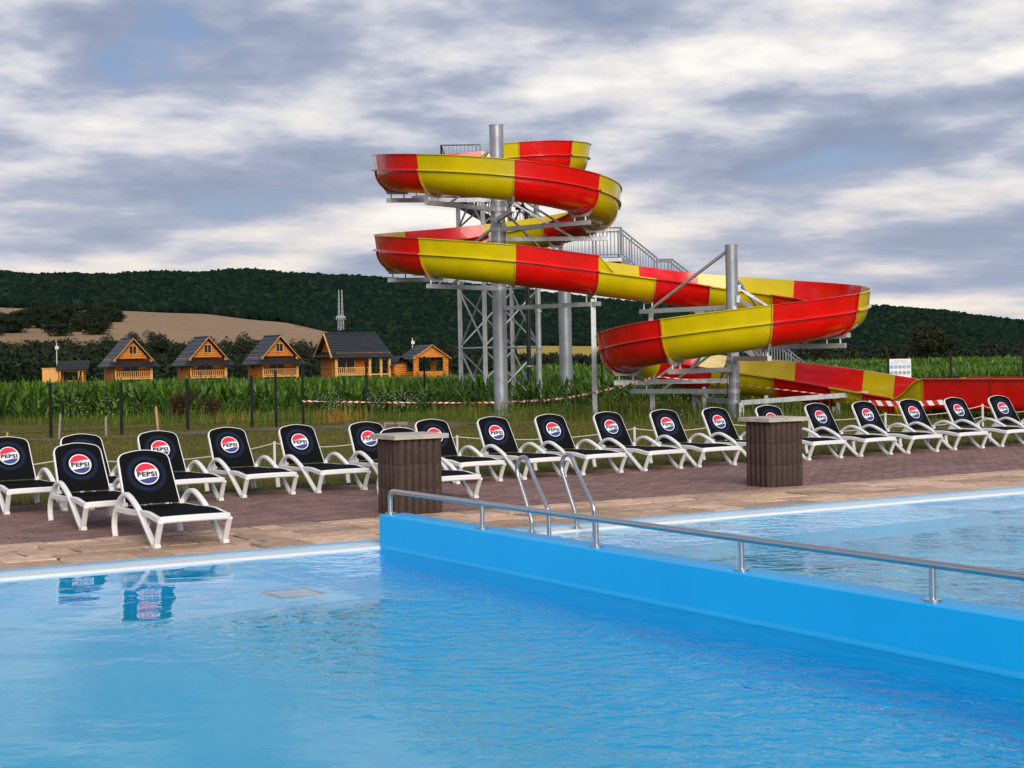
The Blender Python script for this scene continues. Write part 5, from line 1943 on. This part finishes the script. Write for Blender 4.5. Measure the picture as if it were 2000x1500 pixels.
def tiled_slope(b, a, c, d, e, rows, th=0.05):
    """roof plane: eave a-c, ridge e-d, as overlapping courses"""
    a, c, d, e = map(Vector, (a, c, d, e)); nrm = (c - a).cross(e - a).normalized()
    if nrm.z < 0: nrm = -nrm
    for k in range(rows):
        t0, t1 = k / rows, (k + 1) / rows + 0.01
        q = [a.lerp(e, t0) + nrm * th, c.lerp(d, t0) + nrm * th, c.lerp(d, t1) + nrm * 0.012, a.lerp(e, t1) + nrm * 0.012]
        lo = [a.lerp(e, t0) - nrm * 0.04, c.lerp(d, t0) - nrm * 0.04, c.lerp(d, t1) - nrm * 0.04, a.lerp(e, t1) - nrm * 0.04]
        b.add(q + lo, [(0, 1, 2, 3), (7, 6, 5, 4), (0, 4, 5, 1), (1, 5, 6, 2), (2, 6, 7, 3), (3, 7, 4, 0)])


def window(root, x, y, z, w_, h_, depth=0.05, name='window'):
    b = MB(); b.box((x - w_ / 2, y - depth, z), (x + w_ / 2, y + 0.02, z + h_)); wn = b.build(name, M['glass_dark'], root)
    b = MB(); f = 0.07
    for lo, hi in (((x - w_ / 2 - f, y - depth - 0.03, z - f), (x + w_ / 2 + f, y - depth + 0.02, z)), ((x - w_ / 2 - f, y - depth - 0.03, z + h_), (x + w_ / 2 + f, y - depth + 0.02, z + h_ + f)),
                   ((x - w_ / 2 - f, y - depth - 0.03, z), (x - w_ / 2, y - depth + 0.02, z + h_)), ((x + w_ / 2, y - depth - 0.03, z), (x + w_ / 2 + f, y - depth + 0.02, z + h_)), ((x - 0.025, y - depth - 0.025, z), (x + 0.025, y - depth + 0.015, z + h_))):
        b.box(lo, hi)
    b.build('frame', M['log_pale'], wn)
    return wn


def balustrade(root, x0, x1, y, z, h=0.75):
    b = MB(); b.box((x0, y - 0.04, z + h - 0.07), (x1, y + 0.04, z + h)); b.box((x0, y - 0.035, z + 0.08), (x1, y + 0.035, z + 0.14))
    n = int((x1 - x0) / 0.22)
    for k in range(n + 1):
        x = x0 + (x1 - x0) * k / n; b.box((x - 0.04, y - 0.02, z + 0.14), (x + 0.04, y + 0.02, z + h - 0.07))
    return b.build('balustrade', M['log_pale'], root)


def cabin(px, label, ang=27.0, D=176.0):
    """gable-fronted log cabin with a porch; px is the direction of its front left corner"""
    X = (px - 1000) / F_PX * D; z0 = -0.75
    root = empty('log_cabin', (X, D, z0), R(ang)); tag(root, label, 'cabin', 'log cabins beyond the maize')
    Wd, L = 4.0, 4.9; hE = 2.95; hR = 5.2; zf_ = 0.85; pr = 1.2
    b = MB()
    log_wall(b, (0, pr), (0, L), 0, hE); log_wall(b, (Wd, pr), (Wd, L), 0, hE); log_wall(b, (0, pr), (Wd, pr), 0, hE); log_wall(b, (0, L), (Wd, L), 0, hE)
    log_wall(b, (0, 0.0), (0, pr), 0, zf_ + 0.1); log_wall(b, (Wd, 0.0), (Wd, pr), 0, zf_ + 0.1)
    b.build('wall', M['log'], root)
    for x in (0.0, Wd):
        b = MB(); b.box((x - 0.13, -0.13, 0), (x + 0.13, 0.13, hE)); b.build('porch_post', M['log_pale'], root)
    for x in (0.0, Wd):
        b = MB(); b.box((x - 0.10, 0.1, hE - 0.45), (x + 0.10, pr, hE - 0.25)); b.build('porch_beam', M['log_pale'], root)
    b = MB(); b.box((0, -0.1, zf_ - 0.15), (Wd, pr, zf_)); b.build('porch_floor', M['log_pale'], root)
    balustrade(root, 0.15, Wd - 0.15, 0.0, zf_)
    window(root, 2.0, pr - 0.12, zf_ + 0.05, 1.7, 1.75, name='door')
    # gable
    b = MB()
    lh = 0.21; z = hE
    while z < hR - 0.35:
        t = (z + lh - hE) / (hR - hE); x0 = Wd / 2 * t + 0.22
        b.tube([(x0, 0.15, z + lh / 2), (Wd - x0, 0.15, z + lh / 2)], lh * 0.54, 7); z += lh
    b.build('gable', M['log'], root)
    window(root, Wd / 2, 0.05, hE + 0.55, 0.75, 0.85)
    ov = 0.78; y0, y1 = -0.35, L + 0.3
    sl = (hR - hE) / (Wd / 2); ze = hE - ov * sl
    b = MB()
    tiled_slope(b, (-ov, y0, ze), (-ov, y1, ze), (Wd / 2, y1, hR), (Wd / 2, y0, hR), 7)
    tiled_slope(b, (Wd + ov, y1, ze), (Wd + ov, y0, ze), (Wd / 2, y0, hR), (Wd / 2, y1, hR), 7)
    rf = b.build('roof', M['roof'], root)
    b = MB(); b.tube([(Wd / 2, y0, hR + 0.05), (Wd / 2, y1, hR + 0.05)], 0.09, 6); b.build('ridge_cap', M['roof'], rf)
    b = MB()
    tiled_slope(b, (-ov, -1.0, ze + 0.0), (Wd + ov, -1.0, ze + 0.0), (Wd + ov * 0.6, 0.0, ze + 0.62), (-ov * 0.6, 0.0, ze + 0.62), 3)
    b.build('porch_roof', M['roof'], root)
    for s in (0, 1):
        b = MB(); xe = -ov if s == 0 else Wd + ov
        b.beam((xe + (0.55 if s == 0 else -0.55), y0 - 0.05, ze + 0.55 * sl - 0.02), (Wd / 2, y0 - 0.05, hR - 0.02), 0.06, 0.17, (0, 1, 0)); b.build('barge_board', M['log_pale'], rf)
    b = MB(); b.box((-0.14, L * 0.55, 1.6), (-0.06, L * 0.55 + 0.35, 2.2)); b.build('window', M['glass_dark'], root)
    b = MB(); b.tube([(-0.35, -0.3, 2.6), (-0.12, -0.22, 2.2), (-0.12, -0.22, 0.2)], 0.05, 6); b.build('downpipe', M['post_black'], root)
    return root


cabin(224, 'small gabled log cabin next to the flat-roofed shelter, a yellow field showing beside it')
cabin(371, 'small gabled log cabin between two others like it, middle of the three')
cabin(512, 'small gabled log cabin standing next to the largest cabin')

# the largest cabin, ridge across
D = 176.0
big_c = empty('log_cabin', ((656 - 1000) / F_PX * D, D, -0.75), R(25)); tag(big_c, 'largest log cabin with a long dark roof and an open side porch', 'cabin', 'log cabins beyond the maize')
Wd, L, hE, hR = 3.9, 5.0, 3.25, 5.35
b = MB(); pr = 1.1
log_wall(b, (0, pr), (0, L), 0, hE); log_wall(b, (Wd, pr), (Wd, L), 0, hE); log_wall(b, (0, pr), (Wd, pr), 0, hE); log_wall(b, (0, L), (Wd, L), 0, hE)
z = hE
while z < hR - 0.3:
    t = (z + 0.21 - hE) / (hR - hE); yy = (L / 2 - 0.1) * t
    b.tube([(0.05, yy, z + 0.1), (0.05, L - yy, z + 0.1)], 0.113, 7); z += 0.21
b.build('wall', M['log'], big_c)
for x in (0.0, Wd, Wd + 1.3, Wd + 2.3):
    b = MB(); b.box((x - 0.13, -0.13, 0), (x + 0.13, 0.13, hE - 0.05)); b.build('porch_post', M['log_pale'], big_c)
b = MB(); b.box((0, -0.1, 0.7), (Wd + 2.3, pr, 0.85)); b.build('porch_floor', M['log_pale'], big_c)
b = MB(); b.box((0, -0.12, hE - 0.35), (Wd + 2.4, 0.12, hE - 0.06)); b.build('porch_beam', M['log_pale'], big_c)
balustrade(big_c, 0.15, Wd - 0.15, 0.0, 0.85); window(big_c, 1.5, pr - 0.12, 0.95, 1.9, 1.65, name='door')
x0, x1 = -0.75, Wd + 2.6
b = MB(); sl = (hR - hE) / (L / 2); ze = hE - 0.7 * sl
tiled_slope(b, (x0, -0.7, ze), (x1, -0.7, ze), (x1 - 0.9, L / 2, hR), (x0 + 0.25, L / 2, hR), 10)
tiled_slope(b, (x1, L + 0.7, ze), (x0, L + 0.7, ze), (x0 + 0.25, L / 2, hR), (x1 - 0.9, L / 2, hR), 10)
rf = b.build('roof', M['roof'], big_c)
b = MB(); b.tube([(x0 + 0.25, L / 2, hR + 0.05), (x1 - 0.9, L / 2, hR + 0.05)], 0.1, 6); b.build('ridge_cap', M['roof'], rf)
b = MB(); b.add([(x1, -0.7, ze + 0.02), (x1, L + 0.7, ze + 0.02), (x1 - 0.9, L / 2, hR)], [(0, 1, 2)]); b.build('hip', M['roof'], rf)
for s in (0, 1):
    b = MB(); b.beam((x0 + 0.02, -0.7 + s * (L + 1.4), ze), (x0 + 0.22, L / 2, hR), 0.17, 0.08); b.build('barge_board', M['log_pale'], rf)
b = MB(); b.box((-0.09, L / 2 - 0.45, hE + 0.6), (-0.05, L / 2 + 0.35, hE + 1.6)); b.build('window', M['glass_dark'], big_c)
b = MB(); tiled_slope(b, (-0.95, L + 0.3, hE - 0.5), (-0.95, -0.5, hE - 0.5), (0.0, -0.3, hE + 0.1), (0.0, L + 0.1, hE + 0.1), 2); b.build('pent_roof', M['roof'], big_c)

# open gazebo
gz = empty('gazebo', ((812 - 1000) / F_PX * D, D, -0.6), R(25)); tag(gz, 'open-fronted log gazebo with low walls and gabled dark roof', 'gazebo')
Wd, L, hE, hR = 3.5, 3.6, 2.55, 3.75
for x in (0, Wd):
    for y in (0, L):
        b = MB(); log_wall(b, (x - 0.3, y), (x + 0.3, y), 0, hE); b.build('corner_stack', M['log'], gz)
b = MB(); log_wall(b, (0, 0), (Wd, 0), 0, 1.0); log_wall(b, (0, L), (Wd, L), 0, 1.0); log_wall(b, (0, 0), (0, L), 0, 1.0); log_wall(b, (Wd, 0), (Wd, L), 0, 1.0); b.build('parapet', M['log'], gz)
b = MB(); b.box((-0.2, -0.14, hE - 0.15), (Wd + 0.2, 0.14, hE + 0.05)); b.add([(-0.1, -0.05, hE), (Wd + 0.1, -0.05, hE), (Wd / 2, -0.05, hR), (-0.1, 0.05, hE), (Wd + 0.1, 0.05, hE), (Wd / 2, 0.05, hR)], [(0, 1, 2), (5, 4, 3), (0, 2, 5, 3), (1, 4, 5, 2)]); b.build('gable', M['log'], gz)
ov = 0.5; sl = (hR - hE) / (Wd / 2); ze = hE - ov * sl; b = MB()
tiled_slope(b, (-ov, -0.4, ze), (-ov, L + 0.6, ze), (Wd / 2, L + 0.6, hR), (Wd / 2, -0.4, hR), 5); tiled_slope(b, (Wd + ov, L + 0.6, ze), (Wd + ov, -0.4, ze), (Wd / 2, -0.4, hR), (Wd / 2, L + 0.6, hR), 5)
rf = b.build('roof', M['roof'], gz)
for s in (0, 1):
    b = MB(); b.beam((-ov if s == 0 else Wd + ov, -0.45, ze), (Wd / 2, -0.45, hR), 0.06, 0.15, (0, 1, 0)); b.build('barge_board', M['log_pale'], rf)
b = MB(); b.box((0.8, 1.2, 0.7), (2.7, 2.0, 0.78)); b.box((1.6, 1.5, 0), (1.9, 1.7, 0.7)); b.build('table', M['log'], gz)

# small hut behind the gazebo
hu = empty('hut', ((771 - 1000) / F_PX * 178, 178, -0.6), R(25)); tag(hu, 'small dark-roofed timber hut tucked behind the open gazebo', 'hut')
b = MB(); log_wall(b, (0, 0), (1.3, 0), 0, 1.75); log_wall(b, (0, 0), (0, 2.4), 0, 1.75); log_wall(b, (1.3, 0), (1.3, 2.4), 0, 1.75); b.build('wall', M['log'], hu)
b = MB(); tiled_slope(b, (-0.35, -0.3, 1.45), (-0.35, 2.7, 1.45), (0.65, 2.7, 2.55), (0.65, -0.3, 2.55), 4); tiled_slope(b, (3.0, 2.7, 1.2), (3.0, -0.3, 1.2), (0.65, -0.3, 2.55), (0.65, 2.7, 2.55), 5); b.build('roof', M['roof'], hu)

# flat-roofed shelter at the end of the row
sh = empty('shelter', ((82 - 1000) / F_PX * D, D, -0.75), R(8)); tag(sh, 'timber shelter with a pale box store and a dark canopy roof on posts', 'shelter')
b = MB(); b.box((0, 0, 0), (1.7, 2.2, 2.05)); b.build('store', M['log_pale'], sh)
b = MB(); b.box((-0.08, -0.08, 2.05), (1.78, 2.3, 2.12)); b.build('store_roof', M['log_pale'], sh)
for x, y in ((1.9, 0.0), (3.9, 0.0), (4.3, 0.0), (1.9, 2.0), (4.3, 2.0)):
    b = MB(); b.box((x - 0.1, y - 0.1, 0), (x + 0.1, y + 0.1, 1.9)); b.build('post', M['log'], sh)
b = MB(); b.box((1.65, -0.12, 1.75), (4.8, 0.12, 1.92)); b.build('beam', M['log_pale'], sh)
b = MB(); tiled_slope(b, (1.5, -0.5, 1.9), (5.0, -0.5, 1.9), (5.0, 1.2, 2.85), (1.5, 1.2, 2.85), 4); tiled_slope(b, (5.0, 2.8, 1.9), (1.5, 2.8, 1.9), (1.5, 1.2, 2.85), (5.0, 1.2, 2.85), 4); b.build('roof', M['roof'], sh)
b = MB(); b.box((2.6, 0.6, 0.6), (4.2, 1.3, 0.7)); b.box((3.2, 0.8, 0), (3.6, 1.1, 0.6)); b.build('table', M['log'], sh)

for px, D_, yt, lab in ((111, 180, 670, 'thin white camera pole rising behind the timber shelter'), (806, 181, 660, 'thin white camera pole rising behind the open gazebo')):
    X = (px - 1000) / F_PX * D_; zt = CAM_Z + (HOR(px) - yt) * D_ / F_PX
    o = empty('camera_pole', (X, D_, -0.6)); tag(o, lab, 'pole')
    b = MB(); b.tube([(0, 0, 0), (0, 0, zt + 0.6)], 0.05, 6); b.build('mast', M['stake_white'], o)
    b = MB(); b.box((-0.1, -0.25, zt - 0.1), (0.25, 0.1, zt + 0.25)); b.build('camera_head', M['stake_white'], o)


# ------------------------------------------------------------------ pylon and power lines
def pylon(px, D_, ytop, label):
    X = (px - 1000) / F_PX * D_; z0 = float(hill_z(px, D_)); zt = CAM_Z + (HOR(px) - ytop) * D_ / F_PX
    H_ = zt - z0
    o = empty('pylon', (X, D_, z0)); tag(o, label, 'pylon')
    b = MB(); n = 12
    for tx in (-1, 1):
        cx0 = tx * 1.3
        for sx in (-1, 1):
            for sy in (-1, 1):
                b.beam((cx0 + sx * 1.0, sy * 1.6, 0), (tx * 1.1 + sx * 0.15, sy * 0.2, H_), 0.2)
        for k in range(n):
            t0, t1 = k / n, (k + 1) / n
            q = lambda t, s: (cx0 * (1 - t) + tx * 1.1 * t + s * (1.0 * (1 - t) + 0.15 * t), -(1.6 * (1 - t) + 0.2 * t), H_ * t)
            b.beam(q(t0, -1), q(t1, 1), 0.16); b.beam(q(t0, 1), q(t1, -1), 0.16)
    b.build('lattice', M['pylon'], o)
    b = MB(); b.box((-3.4, -0.5, H_ * 0.40), (3.4, 0.5, H_ * 0.43)); b.box((-2.6, -0.4, H_ * 0.43), (2.6, 0.4, H_ * 0.45)); b.build('cross_arm', M['pylon'], o)
    b = MB()
    for x in (-3.2, 0, 3.2): b.box((x - 0.2, -0.3, H_ * 0.35), (x + 0.2, 0.3, H_ * 0.40))
    b.build('insulators', M['pylon'], o)
    return Vector((X, D_, z0 + H_ * 0.37))


top = pylon(667, 1180, 566, 'grey lattice power pylon rising behind the largest cabin')
wr = empty('power_line', top); tag(wr, 'thin grey power lines sagging across the wooded hillside', 'power line')
for dx in (-3.2, 0, 3.2):
    for endp in (Vector((560, 1500, 34)), Vector((-620, 900, 22))):
        a = Vector((top.x + dx, top.y, top.z)); c = endp + Vector((dx, 0, 0)); n = 30
        b = MB(); b.tube([a.lerp(c, k / n) - Vector((0, 0, 22 * 4 * (k / n) * (1 - k / n))) - top for k in range(n + 1)], 0.055, 4); b.build('wire', M['black_pipe'], wr)
